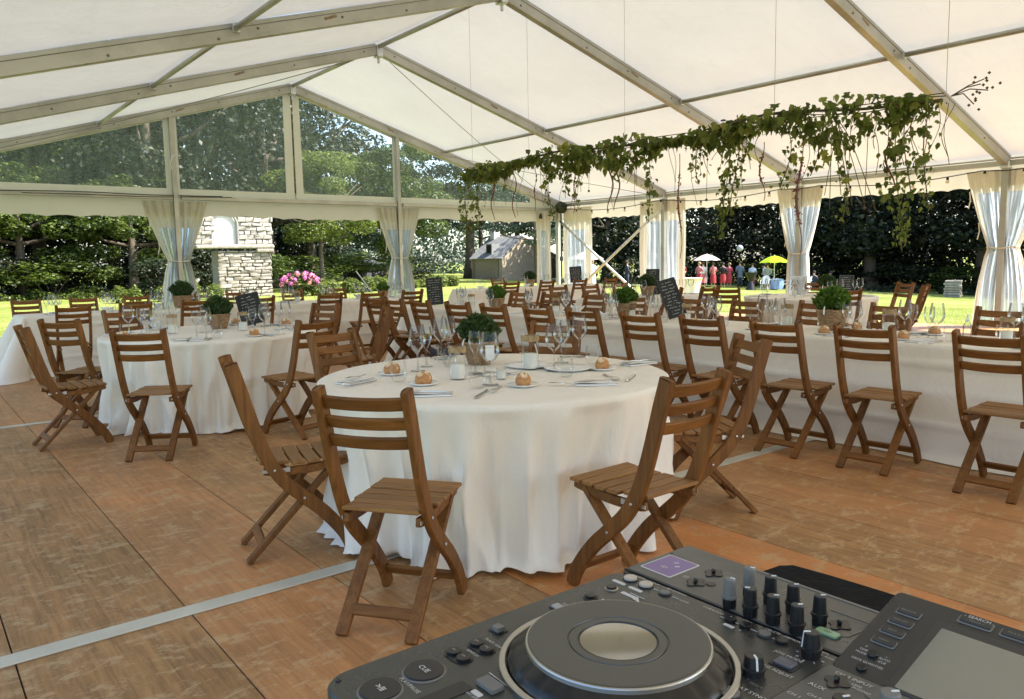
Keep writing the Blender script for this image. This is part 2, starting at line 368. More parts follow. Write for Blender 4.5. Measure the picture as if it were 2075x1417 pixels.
for i, y in enumerate(FR):
    for s in (-1, 1):
        beam_part('rafter', (s*0.05, y, rz_(0.05, 0.015)), (s*W2, y, rz_(W2, 0.015)), 0.11, 0.20)
        # grooves on the extrusion: thin strips with the groove shade in their colour
        m = MB(); m.bar((s*0.06, y+0.057, rz_(0.06, 0.062)), (s*W2*0.995, y+0.057, rz_(W2*0.995, 0.062)), 0.004, 0.009)
        m.bar((s*0.06, y-0.057, rz_(0.06, 0.062)), (s*W2*0.995, y-0.057, rz_(W2*0.995, 0.062)), 0.004, 0.009); m.build('rafter_track', M_TRACK, tent)
        beam_part('post', (s*W2, y, -0.3), (s*W2, y, H+0.02), 0.11, 0.13, (1, 0, 0))
        m = MB(); m.box((s*W2, y, -0.29), (0.3, 0.3, 0.02)); m.build('base_plate', M_GALV, tent)
        # eave knee plate
        m = MB(); m.box((s*(W2-0.02), y, H-0.05), (0.16, 0.15, 0.12)); m.build('corner_bracket', M_GALV, tent, bevel=0.01)
    for s in (-1, 1):
        for u in (0.04, 0.21, 0.33, 0.47, 0.53, 0.68, 0.86):
            m = MB(); x = s*W2*u; m.lathe([(0.016, 0), (0.016, 0.006), (0.009, 0.012), (0, 0.012)], 8); m.build('rafter_bolt', M_BOLT, tent, loc=(x, y-0.056, rz_(x, -0.01+0.03*math.sin(u*40+i))), rot=(PI/2, 0, 0))
        m = MB(); a_ = s*W2*(0.30+0.02*i); m.bar((a_, y-0.0565, rz_(a_, 0.03)), (a_+s*0.17, y-0.0565, rz_(a_+s*0.17, 0.01)), 0.003, 0.035); m.build('old_tape', M_TAPE, tent)
    m = MB(); m.box((0, y, H+R-0.03), (0.12, 0.17, 0.22)); m.tube([(0, y, H+R-0.1), (0, y, H+R-0.24)], 0.025, 8); m.build('ridge_bracket', M_GALV, tent, bevel=0.008)
for i in range(len(FR)-1):
    y0, y1 = FR[i]-0.06, FR[i+1]+0.06
    m = MB(); m.tube([(0, y0, H+R+0.055), (0, y1, H+R+0.055)], 0.042, 10); m.build('ridge_pole', M_ALU, tent, smooth=True)
    for s in (-1, 1):
        x = s*W2*0.504; zz = rz_(x, 0.055)
        m = MB(); m.tube([(x, y0, zz), (x, y1, zz)], 0.036, 10); m.build('purlin', M_ALU, tent, smooth=True)
        for yy, sg in ((y0, -1), (y1, 1)):
            m = MB(); m.box((x, yy+sg*0.0, zz-0.005), (0.09, 0.05, 0.10)); m.build('purlin_bracket', M_GALV, tent, bevel=0.005)
        m = MB(); m.bar((s*W2, y0, H-0.02), (s*W2, y1, H-0.02), 0.09, 0.09); m.build('eave_beam', M_ALU, tent, bevel=0.006)
        # pole holding the roof skirt, above the beam
        m = MB(); m.tube([(s*(W2+0.03), y0+0.05, H+0.06), (s*(W2+0.03), y1-0.05, H+0.06)], 0.016, 6); m.build('keder_tube', M_ALU, tent)
# gable posts, gable beam
for x in (-2.656, 2.656):
    beam_part('gable_post', (x, 0, -0.3), (x, 0, rz_(x, -0.06)), 0.10, 0.09, (1, 0, 0))
for a, b_ in ((-W2, -2.71), (-2.6, 2.6), (2.71, W2)):
    beam_part('gable_beam', (a+0.06, 0.01, H-0.14), (b_-0.0, 0.01, H-0.14), 0.07, 0.09)
# gable wall: fabric with clear windows (plane just outside the frame)
YG = 0.075
def poly_panel(name, pts, mat, y=YG, parent=tent):
    m = MB(); m.add([(x, y, z) for x, z in pts], [tuple(range(len(pts)))]); return m.build(name, mat, parent)
WB = 2.925
wins = [[(-7.35, WB), (-2.80, WB), (-2.80, 4.30), (-7.35, 2.96)],
        [(-2.53, WB), (-0.22, WB), (-0.20, 5.07), (-2.53, 4.38)],
        [(0.20, WB), (2.56, WB), (2.56, 4.36), (0.18, 5.07)],
        [(2.76, WB), (6.95, WB), (6.95, 3.06), (2.76, 4.30)]]
for p in wins: poly_panel('gable_window', p, M_PVC)
top = lambda x: rz_(x, 0.13)
poly_panel('gable_fabric', [(-W2, 2.72), (W2, 2.72), (W2, WB), (-W2, WB)], M_CANVAS)
poly_panel('gable_fabric', [(-0.22, WB), (-0.02, WB), (-0.02, top(0)), (-0.20, top(0.2))], M_CANVAS)
poly_panel('gable_fabric', [(0.02, WB), (0.20, WB), (0.18, top(0.18)), (0.02, top(0))], M_CANVAS)
poly_panel('gable_fabric', [(-2.80, WB), (-2.53, WB), (-2.53, top(2.53)), (-2.80, top(2.8))], M_CANVAS)
poly_panel('gable_fabric', [(2.56, WB), (2.76, WB), (2.76, top(2.76)), (2.56, top(2.56))], M_CANVAS)
poly_panel('gable_fabric', [(-7.35, 2.96), (-2.80, 4.30), (-2.80, top(2.8)), (-7.35, top(7.35))], M_CANVAS)
poly_panel('gable_fabric', [(-2.53, 4.38), (-0.20, 5.07), (-0.20, top(0.2)), (-2.53, top(2.53))], M_CANVAS)
poly_panel('gable_fabric', [(0.18, 5.07), (2.56, 4.36), (2.56, top(2.56)), (0.18, top(0.18))], M_CANVAS)
poly_panel('gable_fabric', [(2.76, 4.30), (6.95, 3.06), (6.95, top(6.95)), (2.76, top(2.76))], M_CANVAS)
poly_panel('gable_fabric', [(6.95, WB), (W2, WB), (W2, top(W2)), (6.95, top(6.95))], M_CANVAS)
poly_panel('gable_fabric', [(-W2, WB), (-7.35, WB), (-7.35, top(7.35)), (-W2, top(W2))], M_CANVAS)
# lacing down the middle seam
m = MB(); pts = [(0.012*math.sin(k*1.9), YG-0.008, 2.74+k*(H+R-2.8)/46) for k in range(47)]
m.tube(pts, 0.006, 5); 
for k in range(0, 47, 3): m.box((0.0, YG-0.01, pts[k][2]), (0.045, 0.012, 0.012))
m.build('lacing', plain('old_brown_lacing', (0.20, 0.15, 0.08), 0.8), tent)
# scalloped valances
def valance(name, p0, p1, ztop, zbot, nsc, amp=0.035, off=(0, 0), phase=0.0):
    n = nsc*10+1; P = []; a = Vector(p0); b_ = Vector(p1); d = (b_-a); nrm = Vector((-d.y, d.x)).normalized()
    for j in range(5):
        for k in range(n):
            u = k/(n-1); q = a + d*u
            low = zbot + amp*abs(math.sin(PI*u*nsc+phase)) + 0.02*math.sin(u*7.3)
            z = ztop+(low-ztop)*j/4
            wv = (0.010*math.sin(u*nsc*2.1+j)+0.008*math.sin(u*31+1.3*j))*j/4
            P.append((q.x+nrm.x*wv, q.y+nrm.y*wv, z))
    m = MB(); m.grid(P, n, 5); return m.build(name, M_CANVAS, tent, smooth=True)
valance('valance', (-W2, 0.10), (-2.66, 0.10), 2.735, 2.33, 9)
valance('valance', (-2.66, 0.10), (2.66, 0.10), 2.735, 2.33, 9)
valance('valance', (2.66, 0.10), (W2, 0.10), 2.735, 2.37, 9)
for i in range(len(FR)-1):
    valance('valance', (W2+0.10, FR[i]), (W2+0.10, FR[i+1]), H+0.12, 2.46 if i else 2.42, 12, 0.03)
    valance('valance', (-W2-0.10, FR[i]), (-W2-0.10, FR[i+1]), H+0.12, 2.46, 12, 0.03)
# brace cables in the roof
def cable(a, b_, r=0.006, sag=0.0):
    a = Vector(a); b_ = Vector(b_); m = MB(); m.tube([a.lerp(b_, k/12) - Vector((0, 0, sag*math.sin(PI*k/12))) for k in range(13)], r, 5); return m.build('brace_cable', M_CABLE, tent)
for s in (-1, 1):
    cable((s*0.3, FR[1]+0.1, H+R-0.16), (s*(W2-0.1), FR[0]-0.1, H-0.02), 0.008, 0.1)
    cable((s*W2*0.5, FR[0]-0.1, rz_(W2*0.5, -0.04)), (s*(W2-0.1), FR[1]+0.1, H-0.02), 0.007, 0.03)
# cross brace of the side wall
for a, b_ in (((W2-0.06, -0.12, 2.42), (W2-0.06, -3.9, -0.12)), ((W2-0.13, -3.95, 2.48), (W2-0.13, -0.1, -0.1))):
    m = MB(); m.tube([a, b_], 0.036, 10); m.build('cross_brace', plain('dull_aluminium_tube', (0.74, 0.74, 0.72), 0.4, 0.35), tent, smooth=True)
# black cable looped along the gable beam
m = MB(); P = []
for k in range(60):
    x = -7.6+k*5.9/59; P.append((x, -0.04, 2.80-0.02*math.sin(x*1.7)-0.035*abs(math.sin((x+2.6)*0.6))))
m.tube(P, 0.008, 5); m.tube([(p[0]+0.2, p[1]-0.005, p[2]-0.03-0.02*math.sin(p[0]*1.1)) for p in P[20:]], 0.007, 5)
tag(m.build('power_cable', M_BLACKCORD), 'black cable tied along the beam under the gable windows', 'cable')
# knotted white cord on the left gable post
m = MB(); m.tube([(-2.70, -0.06, 3.56), (-2.60, -0.07, 3.60), (-2.52, -0.06, 3.58)], 0.012, 6); m.tube([(-2.68, -0.06, 3.56), (-2.74, -0.08, 3.42), (-2.72, -0.08, 3.30)], 0.008, 6)
tag(m.build('cord', M_WHITE), 'pale cord knotted round the left gable post', 'cord')
m = MB(); m.tube([(0.62, -0.08, 4.98), (0.70, -0.09, 4.92), (0.80, -0.09, 4.93), (0.74, -0.09, 4.84)], 0.02, 6)
tag(m.build('strap', plain('old_beige_strap', (0.45, 0.38, 0.26), 0.8)), 'beige strap tied round the right gable rafter near the apex', 'strap')

# ---------------------------------------------------------------- curtains
def curtain(label, c, dirv, wtop, wtie, wbot, ztop, zclear, ztie, ties=True, straight=False, zbot=-0.28, folds=7, seed=0, post=True, clearr=(0.1, 0.9)):
    rnd = random.Random(seed); d = Vector(dirv).normalized(); nrm = Vector((d.y, -d.x))
    root = empty('curtain', (c[0], c[1], zbot), 0, label, 'curtain', 'curtains gathered at the tent posts')
    nu = 84; rowsz = sorted(set([ztop-(ztop-zbot)*k/36 for k in range(37)]+[zclear, zclear+0.001, ztie]), reverse=True)
    ph = rnd.uniform(0, 6)
    def width(z):
        if straight:
            return wtop+(wbot-wtop)*(ztop-z)/(ztop-zbot)
        if z >= ztie:
            u = max(0, (ztop-z)/(ztop-ztie)); return wtop+(wtie-wtop)*(u**1.15)
        u = min(1, (ztie-z)/(ztie-zbot)); return wtie+(wbot-wtie)*(1-(1-u)**2.2)
    def P(z):
        W = width(z); out = []
        amp = 0.035 if straight else 0.02+0.05*(1-W/wtop)+0.012
        for k in range(nu):
            u = k/(nu-1); s = (u-0.5)*W
            o = amp*(math.sin(2*PI*folds*u+ph)+0.5*math.sin(2*PI*folds*2.3*u+ph*2+z*0.6)) + 0.015*math.sin(3*z+u*9)
            if ties and abs(z-ztie) < 0.12: s *= 0.96
            p = Vector(c)+d*s+nrm*(-o-0.02); out.append((p.x-root.location.x, p.y-root.location.y, z-zbot))
        return out
    up_rows = [z for z in rowsz if z >= zclear]; lo_rows = [z for z in rowsz if z <= zclear]
    m = MB(); m.grid([q for z in up_rows for q in P(z)], nu, len(up_rows)); m.build('canvas_top', M_CURT, root, smooth=True)
    # clear film with canvas borders
    ca, cb2 = int(clearr[0]*nu), int(clearr[1]*nu)
    m = MB(); m.grid([q for z in lo_rows for q in P(z)[ca:cb2+1]], cb2-ca+1, len(lo_rows)); m.build('clear_panel', M_PVCC, root, smooth=True)
    for a, b_ in ((0, ca), (cb2, nu-1)):
        m = MB(); m.grid([q for z in lo_rows for q in P(z)[a:b_+1]], b_-a+1, len(lo_rows)); m.build('canvas_border', M_CANVAS, root, smooth=True)
    if ties:
        m = MB(); W = width(ztie)*0.49
        pts = [(d.x*W*math.cos(t)+nrm.x*0.1*math.sin(t), d.y*W*math.cos(t)+nrm.y*0.1*math.sin(t), ztie-zbot+0.01*math.sin(3*t)) for t in [2*PI*k/24 for k in range(25)]]
        m.tube(pts, 0.014, 6); m.build('tie_band', M_CANVAS, root)
        for s_, zz in ((-1, ztop-0.35), (-1, ztie+0.45)):
            m = MB(); q = d*(s_*width(zz)*0.5); m.tube([(q.x, q.y, zz-zbot), (q.x+d.x*0.02, q.y+d.y*0.02, zz-zbot-0.15), (q.x-d.x*0.01, q.y-d.y*0.01, zz-zbot-0.3)], 0.010, 5); m.build('tie_strap', M_CANVAS, root)
    return root
curtain('hourglass curtain tied round the left gable post', (-2.656, 0.02), (1, 0), 1.30, 0.44, 0.85, 2.66, 2.12, 1.42, seed=1, clearr=(0.12, 0.88))
curtain('hourglass curtain tied round the right gable post, in front of the leafy tree', (2.656, 0.02), (1, 0), 1.25, 0.46, 0.85, 2.66, 2.12, 1.42, seed=2, clearr=(0.12, 0.88))
curtain('narrow straight curtain at the gable side of the far corner post', (7.45, 0.03), (1, 0), 0.55, 0.5, 0.5, 2.66, 2.14, 1.4, ties=False, straight=True, folds=3, seed=3, clearr=(0.3, 0.7))
curtain('straight curtain beside the far corner post with the white umbrella behind it', (W2-0.03, -0.78), (0, -1), 1.15, 0.5, 1.15, 2.76, 2.14, 1.4, ties=False, straight=True, folds=5, seed=4, clearr=(0.18, 0.80))
curtain('straight curtain hanging around the first side post, red dresses showing through', (W2+0.03, -3.9), (0, -1), 1.5, 0.5, 1.5, 2.76, 2.24, 1.4, ties=False, straight=True, folds=6, seed=5, clearr=(0.2, 0.85))
curtain('bright hourglass curtain tied round the second side post, next to the green parasol', (W2+0.02, -7.77), (0, -1), 1.12, 0.44, 0.60, 2.76, 2.34, 1.36, seed=6)
curtain('bright hourglass curtain tied round the third side post near the right picture edge', (W2+0.02, -11.74), (0, -1), 1.35, 0.52, 0.95, 2.76, 2.37, 1.40, seed=7)

# ---------------------------------------------------------------- string lights along the side eave
sl = empty('string_lights', (W2-0.12, -6, 2.75), 0, 'black festoon cable with unlit round bulbs along the side eave', 'string lights')
nodesY = [-0.3, -4.0, -7.4, -8.3, -11.4, -12.3, -15.7]
m = MB(); bulbs = []; pts = []
for a, b_ in zip(nodesY[:-1], nodesY[1:]):
    for k in range(16):
        u = k/16; y = a+(b_-a)*u; sag = 0.13*math.sin(PI*u)*abs(b_-a)/4
        pts.append((-0.0, y+6, 0.0-sag))
m.tube(pts, 0.009, 5); m.build('cord', M_BLACKCORD, sl)
yy = -0.9
me_b = MB(); me_b.lathe([(0.004, 0), (0.028, -0.012), (0.034, -0.035), (0.028, -0.058), (0.002, -0.066)], 10); me_b = me_b.mesh('bulb', M_BULB, True)
me_s = MB(); me_s.lathe([(0.014, 0.05), (0.022, 0.045), (0.026, 0.0), (0.0, -0.002)], 8); me_s = me_s.mesh('lamp_holder', M_BLACK, True)
while yy > -15.4:
    for a, b_ in zip(nodesY[:-1], nodesY[1:]):
        if b_ <= yy <= a: u = (yy-a)/(b_-a); sag = 0.13*math.sin(PI*u)*abs(b_-a)/4
    link('lamp_holder', me_s, sl, (0, yy+6, -sag-0.05)); link('bulb', me_b, sl, (0, yy+6, -sag-0.05)); yy -= 0.62
m = MB(); m.lathe([(0.02, 0.10), (0.03, 0.08), (0.05, 0.03), (0.05, -0.05), (0.0, -0.06)], 12)
tag(m.build('pendant_lamp', M_BLACK, smooth=True, loc=(7.2, -0.1, 2.52)), 'small black pendant under the gable beam beside the far corner', 'lamp')
m = MB(); m.tube([(0, 0, 0), (0, 0, 2.62)], 0.022, 8); m.box((0, 0, 1.35), (0.07, 0.06, 0.12)); m.lathe([(0.2, 0), (0.2, 0.02), (0.02, 0.04)], 16)
lp = empty('lamp_stand', (7.75, -0.35, -0.02), 0, 'thin black stand with a dark leafy ball on top at the far corner post', 'stand')
KIDS.setdefault(lp.name, []); m.build('pole', M_BLACK, lp)
# ---------------------------------------------------------------- covered tables
def ease(u): return u*u*(3-2*u)
def round_table(label, c, rad, seed, zt=0.75, nf=26, rot=0):
    rnd = random.Random(seed); n = 320; P = []; rows = []
    root = empty('round_table', (c[0], c[1], 0), rot, label, 'table')
    nr = 10
    for j in range(1, nr+1):
        r = rad*j/nr*0.992
        rows.append([(r*math.cos(2*PI*k/n), r*math.sin(2*PI*k/n), zt+0.0008*math.sin(3*r*7+k*0.2)) for k in range(n)])
    fr = [(rnd.uniform(0, 2*PI), rnd.choice([7, 11, 13, 17, 23, 29, 31, 37]), rnd.uniform(0.4, 1)) for _ in range(7)]
    sharp = [(rnd.uniform(0, 2*PI), rnd.uniform(0.018, 0.045), rnd.uniform(0.45, 1.15), rnd.uniform(-0.34, 0.34), rnd.uniform(0.02, 0.35)) for _ in range(nf)]
    nz = 30
    for j in range(nz+1):
        t = j/nz; z = zt-0.004-(zt-0.010)*t
        row = []
        for k in range(n):
            a = 2*PI*k/n
            f = sum(w*math.sin(q*a+p+0.35*t*q*0.2) for p, q, w in fr)/3.0
            sh = 0
            for (a0, wd, hh, tw, ts) in sharp:
                if t < ts*0.5: continue
                da = (a-(a0+tw*t)+PI) % (2*PI)-PI; ww = wd*(0.6+1.3*t)
                if abs(da) < ww*4: sh += hh*ease(min(1, max(0, (t-ts*0.5))*2.2))*(math.exp(-(abs(da)/ww)**1.4)-0.35*math.exp(-((da-1.5*ww)/(ww*1.2))**2))
            sh = max(-0.35, min(1.0, sh))
            q1 = (1-abs(math.sin(a*11+fr[0][0]+1.3*math.sin(2*a+seed)+0.5*t)))**2.5*(0.70+0.30*math.sin(3*a+fr[1][0])); q2 = (1-abs(math.sin(a*17.5*0+a*18+fr[2][0]+1.1*math.sin(3*a)-0.4*t)))**3*(0.65+0.35*math.sin(2*a+fr[3][0]))
            f = f+1.3*(q1+q2)*ease(min(1, t*3))-0.5
            rr = rad+0.004-0.070*ease(min(1, t*1.8))+t**0.55*(0.062*f+0.080*sh)
            if t < 0.06: rr = rad+0.003
            if t > 0.93: rr += (t-0.93)*0.55*(0.6+0.7*math.sin(a*4+seed)+0.4*math.sin(a*9+2*seed))
            row.append((rr*math.cos(a), rr*math.sin(a), max(0.006, z + (0.014*math.sin(a*7+seed)+0.012 if t > 0.98 else 0))))
        rows.append(row)
    m = MB(); m.grid([p for r in rows for p in r], n, len(rows), closed=True)
    nn = len(m.v); m.v.append((0, 0, zt)); 
    for k in range(n): m.f.append((nn, k, (k+1) % n)); m.m.append(0)
    o = m.build('tablecloth', M_CLOTH, root, smooth=True)
    return root
def rect_table(label, x0, x1, y0, y1, seed, zt=0.75, flare=0.12, creases=True):
    rnd = random.Random(seed); cx, cy = (x0+x1)/2, (y0+y1)/2; hx, hy = (x1-x0)/2, (y1-y0)/2; rc = 0.03
    root = empty('long_table', (cx, cy, 0), 0, label, 'table')
    per = []
    def seg(ax, ay, bx, by, nx, ny):
        l = math.hypot(bx-ax, by-ay); n = max(2, int(l/0.05))
        for k in range(n): u = k/n; per.append((ax+(bx-ax)*u, ay+(by-ay)*u, nx, ny, 0))
    def corner(cx_, cy_, a0):
        for k in range(12):
            a = a0+PI/2*k/12; per.append((cx_+rc*math.cos(a), cy_+rc*math.sin(a), math.cos(a), math.sin(a), math.sin(PI*k/12)))
    seg(-hx+rc, -hy, hx-rc, -hy, 0, -1); corner(hx-rc, -hy+rc, -PI/2); seg(hx, -hy+rc, hx, hy-rc, 1, 0); corner(hx-rc, hy-rc, 0)
    seg(hx-rc, hy, -hx+rc, hy, 0, 1); corner(-hx+rc, hy-rc, PI/2); seg(-hx, hy-rc, -hx, -hy+rc, -1, 0); corner(-hx+rc, -hy+rc, PI)
    n = len(per); rows = []
    for s in (0.985,):
        rows.append([(p[0]*s if abs(p[0]) < 1e9 else 0, p[1]*(1-0.015), zt) for p in per])
    f1 = [(rnd.uniform(0, 6), rnd.uniform(1.2, 3.5), rnd.uniform(.3, 1)) for _ in range(6)]
    nz = 30; acc = 0; dist = [0]
    for k in range(1, n): acc += math.hypot(per[k][0]-per[k-1][0], per[k][1]-per[k-1][1]); dist.append(acc)
    for j in range(nz+1):
        t = j/nz; z = zt-0.004-(zt-0.01)*t; row = []
        for k, (x, y, nx, ny, cn) in enumerate(per):
            s = dist[k]; f = sum(w*math.sin(q*s+p) for p, q, w in f1)/3
            o = 0.004+t*(0.03+0.035*f)+0.02*t*math.sin(9*s+2*t)*max(0, f)
            o += cn*t*flare*2.2+ (0.03*t*math.sin(cn*7) if cn else 0)
            if creases:
                for cz_ in (0.22, 0.45, 0.62):
                    o += 0.016*math.exp(-((z-cz_-0.012*math.sin(s*1.1+cz_*9))/0.009)**2)
                cs = (s % 1.3)-0.65; o += 0.008*math.exp(-(cs/0.012)**2)*t
            if t > 0.95: o += (t-0.95)*1.2*(0.7+0.4*math.sin(5*s+seed))
            row.append((x+nx*o, y+ny*o, max(0.006, z)))
        rows.append(row)
    m = MB(); m.grid([p for r in rows for p in r], n, len(rows), closed=True)
    m.build('tablecloth', M_CLOTH, root, smooth=True)
    m = MB(); m.add(rows[0][::1], [tuple(range(n))]); m.v = [(x, y, z+0.0004) for x, y, z in m.v]; m.build('tabletop', M_CLOTH, root)
    return root
T1, T2 = (-5.0, -14.1), (-5.25, -10.25)
round_table('round banquet table under a floor-length white cloth, nearest to the camera', T1, 0.90, 3, nf=34)
round_table('round banquet table under a crumpled white cloth, at the left behind the nearest chairs', T2, 0.90, 11, nf=30, rot=0.7)
LX0, LX1 = -2.17, -1.40
rect_table('long white-clothed banquet table running along the right side with a row of chairs in front', LX0, LX1, -18.0, -8.35, 5)
rect_table('long white-clothed banquet table across the back left, standing near the gable', -6.25, -0.75, -6.3, -5.52, 6, flare=0.22)
rect_table('short white-clothed banquet table in the middle distance under the side posts', 0.55, 2.75, -9.5, -8.75, 8)
rect_table('far white-clothed banquet table near the side wall behind the other tables', 1.6, 5.2, -4.6, -3.85, 10)
round_table('round banquet table under white cloth at the back right in front of the sunlit lawn', (2.85, -11.15), 0.9, 21)

# ---------------------------------------------------------------- folding chairs
def sweep(path, w_, th, x, nsub=3):    # rectangular section along a (y,z) path, at x
    pts = []
    for i in range(len(path)-1):        # catmull-rom
        p0 = path[max(0, i-1)]; p1 = path[i]; p2 = path[i+1]; p3 = path[min(len(path)-1, i+2)]
        for k in range(nsub):
            t = k/nsub
            q = [0.5*((2*p1[c])+(-p0[c]+p2[c])*t+(2*p0[c]-5*p1[c]+4*p2[c]-p3[c])*t*t+(-p0[c]+3*p1[c]-3*p2[c]+p3[c])*t**3) for c in (0, 1)]
            pts.append(q)
    pts.append(list(path[-1])); m = MB(); P = []; n = len(pts)
    for i, p in enumerate(pts):
        a = pts[max(0, i-1)]; b_ = pts[min(n-1, i+1)]; d = Vector((b_[0]-a[0], b_[1]-a[1])).normalized(); nn = Vector((-d.y, d.x))
        t = th*(1.0 if i not in (0, n-1) else 0.86)
        if i == n-1 and False: t = th
        for sx, sn in ((-1, -1), (1, -1), (1, 1), (-1, 1)):
            P.append((x+sx*w_/2, p[0]+nn.x*sn*t/2, p[1]+nn.y*sn*t/2))
    F = [(3, 2, 1, 0), tuple((n-1)*4+k for k in range(4))]
    for i in range(n-1):
        for k in range(4): F.append((i*4+k, i*4+(k+1) % 4, (i+1)*4+(k+1) % 4, (i+1)*4+k))
    m.add(P, F); return m
BACK = [(0.235, 0.0), (0.195, 0.09), (0.11, 0.20), (0.02, 0.285), (-0.066, 0.37), (-0.125, 0.465), (-0.17, 0.58), (-0.205, 0.70), (-0.235, 0.81), (-0.262, 0.90), (-0.267, 0.918)]
def backy(z):
    for a, b_ in zip(BACK[:-1], BACK[1:]):
        if a[1] <= z <= b_[1]: return a[0]+(b_[0]-a[0])*(z-a[1])/(b_[1]-a[1])
    return -0.265
def make_chair():
    root = empty('folding_chair', (0, 0, 0), 0, 'x', 'chair')
    for s in (-1, 1):
        sweep(BACK, 0.027, 0.060, s*0.166).build('back_post', M_WOODV, root, bevel=0.004)
    for s in (-1, 1):
        m = MB(); m.bar((s*0.136, 0.175, 0.425), (s*0.136, -0.235, 0.004), 0.024, 0.046, (1, 0, 0)); m.build('leg', M_WOODV, root, bevel=0.003)
    for z, h in ((0.868, 0.050), (0.796, 0.047), (0.724, 0.048)):
        y = backy(z); a = math.atan2(0.12, 0.28); m = MB(); Mx = Matrix.Rotation(a, 3, 'X'); 
        n = 7; P = []
        for k in range(n):
            x = -0.153+0.306*k/(n-1); bow = -0.012*(1-(x/0.153)**2)
            for sy, sz in ((-1, -1), (1, -1), (1, 1), (-1, 1)):
                q = Mx @ Vector((0, bow+sy*0.008, sz*h/2)); P.append((x, y+q.y, z+q.z))
        F = [(3, 2, 1, 0), tuple((n-1)*4+k for k in range(4))]
        for i in range(n-1):
            for k in range(4): F.append((i*4+k, i*4+(k+1) % 4, (i+1)*4+(k+1) % 4, (i+1)*4+k))
        m.add(P, F); m.build('back_slat', M_WOOD, root, bevel=0.003)
    # seat
    ns = 6
    for k in range(ns):
        y = -0.135+k*0.069; dz = 0.010*math.sin((k-2.5)/2.5*1.3)**2 + (0.0 if k < ns-1 else -0.004)
        m = MB(); wd = 0.303 if k < 2 else 0.345
        m.box((0, 0, 0), (wd, 0.058, 0.015), Matrix.Rotation((k-2.5)*0.022, 3, 'X')); m.build('seat_slat', M_SEAT, root, bevel=0.003, loc=(0, y, 0.446+dz))
    for s in (-1, 1):
        m = sweep([(-0.150, 0.418), (-0.06, 0.408), (0.05, 0.408), (0.15, 0.42), (0.235, 0.432)], 0.020, 0.038, s*0.142); m.build('seat_rail', M_WOOD, root, bevel=0.003)
        m = MB(); m.box((s*0.155, -0.10, 0.418), (0.004, 0.11, 0.014)); m.box((s*0.157, -0.045, 0.418), (0.006, 0.02, 0.022)); m.build('hinge_bracket', M_GALV, root)
        for (y, z, xx) in ((0.02, 0.282, 0.181), (-0.105, 0.425, 0.181), (0.165, 0.418, 0.1535)):
            m = MB(); m.lathe([(0.0065, 0), (0.0055, 0.003), (0, 0.004)], 8)
            o = m.build('bolt', M_GALV, root, loc=(s*xx, y, z), rot=(0, s*PI/2, 0))
    m = MB(); m.box((0, -0.170, 0.078), (0.248, 0.018, 0.042), Matrix.Rotation(-0.75+PI/2*0, 3, 'X')); m.build('rear_stretcher', M_WOOD, root, bevel=0.003)
    m = MB(); m.box((0, 0.198, 0.085), (0.306, 0.018, 0.040), Matrix.Rotation(0.45, 3, 'X')); m.build('front_stretcher', M_WOOD, root, bevel=0.003)
    return root
chair0 = make_chair(); used = [False]
def chair(x, y, deg, label, group='folding chairs'):
    rz = math.radians(deg-90)
    if not used[0]:
        used[0] = True; chair0.location = (x, y, 0); chair0.rotation_euler = (0, 0, rz); chair0['label'] = label; chair0['group'] = group; return chair0
    return copy_tree(chair0, (x, y, 0), rz, label=label, group=group)
g1 = 'chairs around the nearest round table'
chair(-6.00, -14.82, 36, 'folding chair in front of the nearest round table, its back to the camera', g1)
chair(-6.02, -13.86, -14, 'slatted wooden folding chair seen in profile at the left of the nearest round table', g1)
chair(-5.15, -15.28, 91, 'folding chair at the right front of the nearest round table, beside the music player', g1)
chair(-4.10, -14.76, 150, 'wooden folding chair facing left at the far right of the nearest round table', g1)
chair(-5.20, -12.98, -76, 'lighter folding chair facing the camera across the nearest round table, left of the glasses', g1)
chair(-4.10, -13.45, -150, 'lighter folding chair facing the camera behind the right-hand glasses of the nearest table', g1)
g2 = 'chairs around the left round table'
chair(-6.46, -10.62, 2, 'leftmost wooden folding chair, in profile beside the left round table', g2)
chair(-6.20, -9.80, 44, 'wooden folding chair just behind the leftmost one at the left round table', g2)
chair(-6.02, -11.44, 56, 'folding chair with its back to the camera in front of the left round table', g2)
chair(-4.98, -11.48, 104, 'folding chair angled away at the right front of the left round table', g2)
chair(-4.02, -10.72, 160, 'folding chair seen edge-on, facing left, right of the left round table', g2)
chair(-4.10, -9.72, -158, 'light folding chair facing the camera at the far right of the left round table', g2)
chair(-5.62, -9.10, -76, 'light folding chair facing the camera behind the glasses on the left round table', g2)
g3 = 'chairs along the near side of the long table'
ordn = ['first', 'second', 'third', 'fourth', 'fifth', 'sixth', 'seventh', 'eighth', 'ninth', 'tenth', 'eleventh', 'twelfth', 'thirteenth']
ys = [-15.66, -14.94, -14.36, -13.74, -13.14, -12.46, -11.9, -11.24, -10.6, -9.9, -9.25]
whr = ['beside the picture edge', 'right of the tall basket', 'left of the tall basket', 'behind the turned chair', 'below the leaning blackboard', 'left of the leaning blackboard', 'behind the lighter chair', 'right of the near rosemary', 'behind the near rosemary', 'left of the near rosemary', 'near the far end']
for k, y in enumerate(ys):
    chair(-2.60+random.uniform(-.02, .02), y+0.0, random.uniform(-3, 3)+4, 'folding chair, %s from the right along the long table, %s' % (ordn[k], whr[k]), g3)
chair(-2.55, -8.7, 12, 'folding chair turned slightly at the left end of the long table', g3)
g4 = 'chairs along the far side of the long table'
for k, (x, y) in enumerate([(-1.05, -14.95), (-1.0, -14.1), (-1.02, -13.4), (-1.06, -12.7), (-1.0, -12.0), (-1.04, -11.2), (-1.0, -10.5), (-1.03, -9.7), (-1.0, -9.0)]):
    chair(x, y, 180+random.uniform(-4, 4), 'folding chair facing the camera, %s from the right behind the long table' % ordn[k], g4)
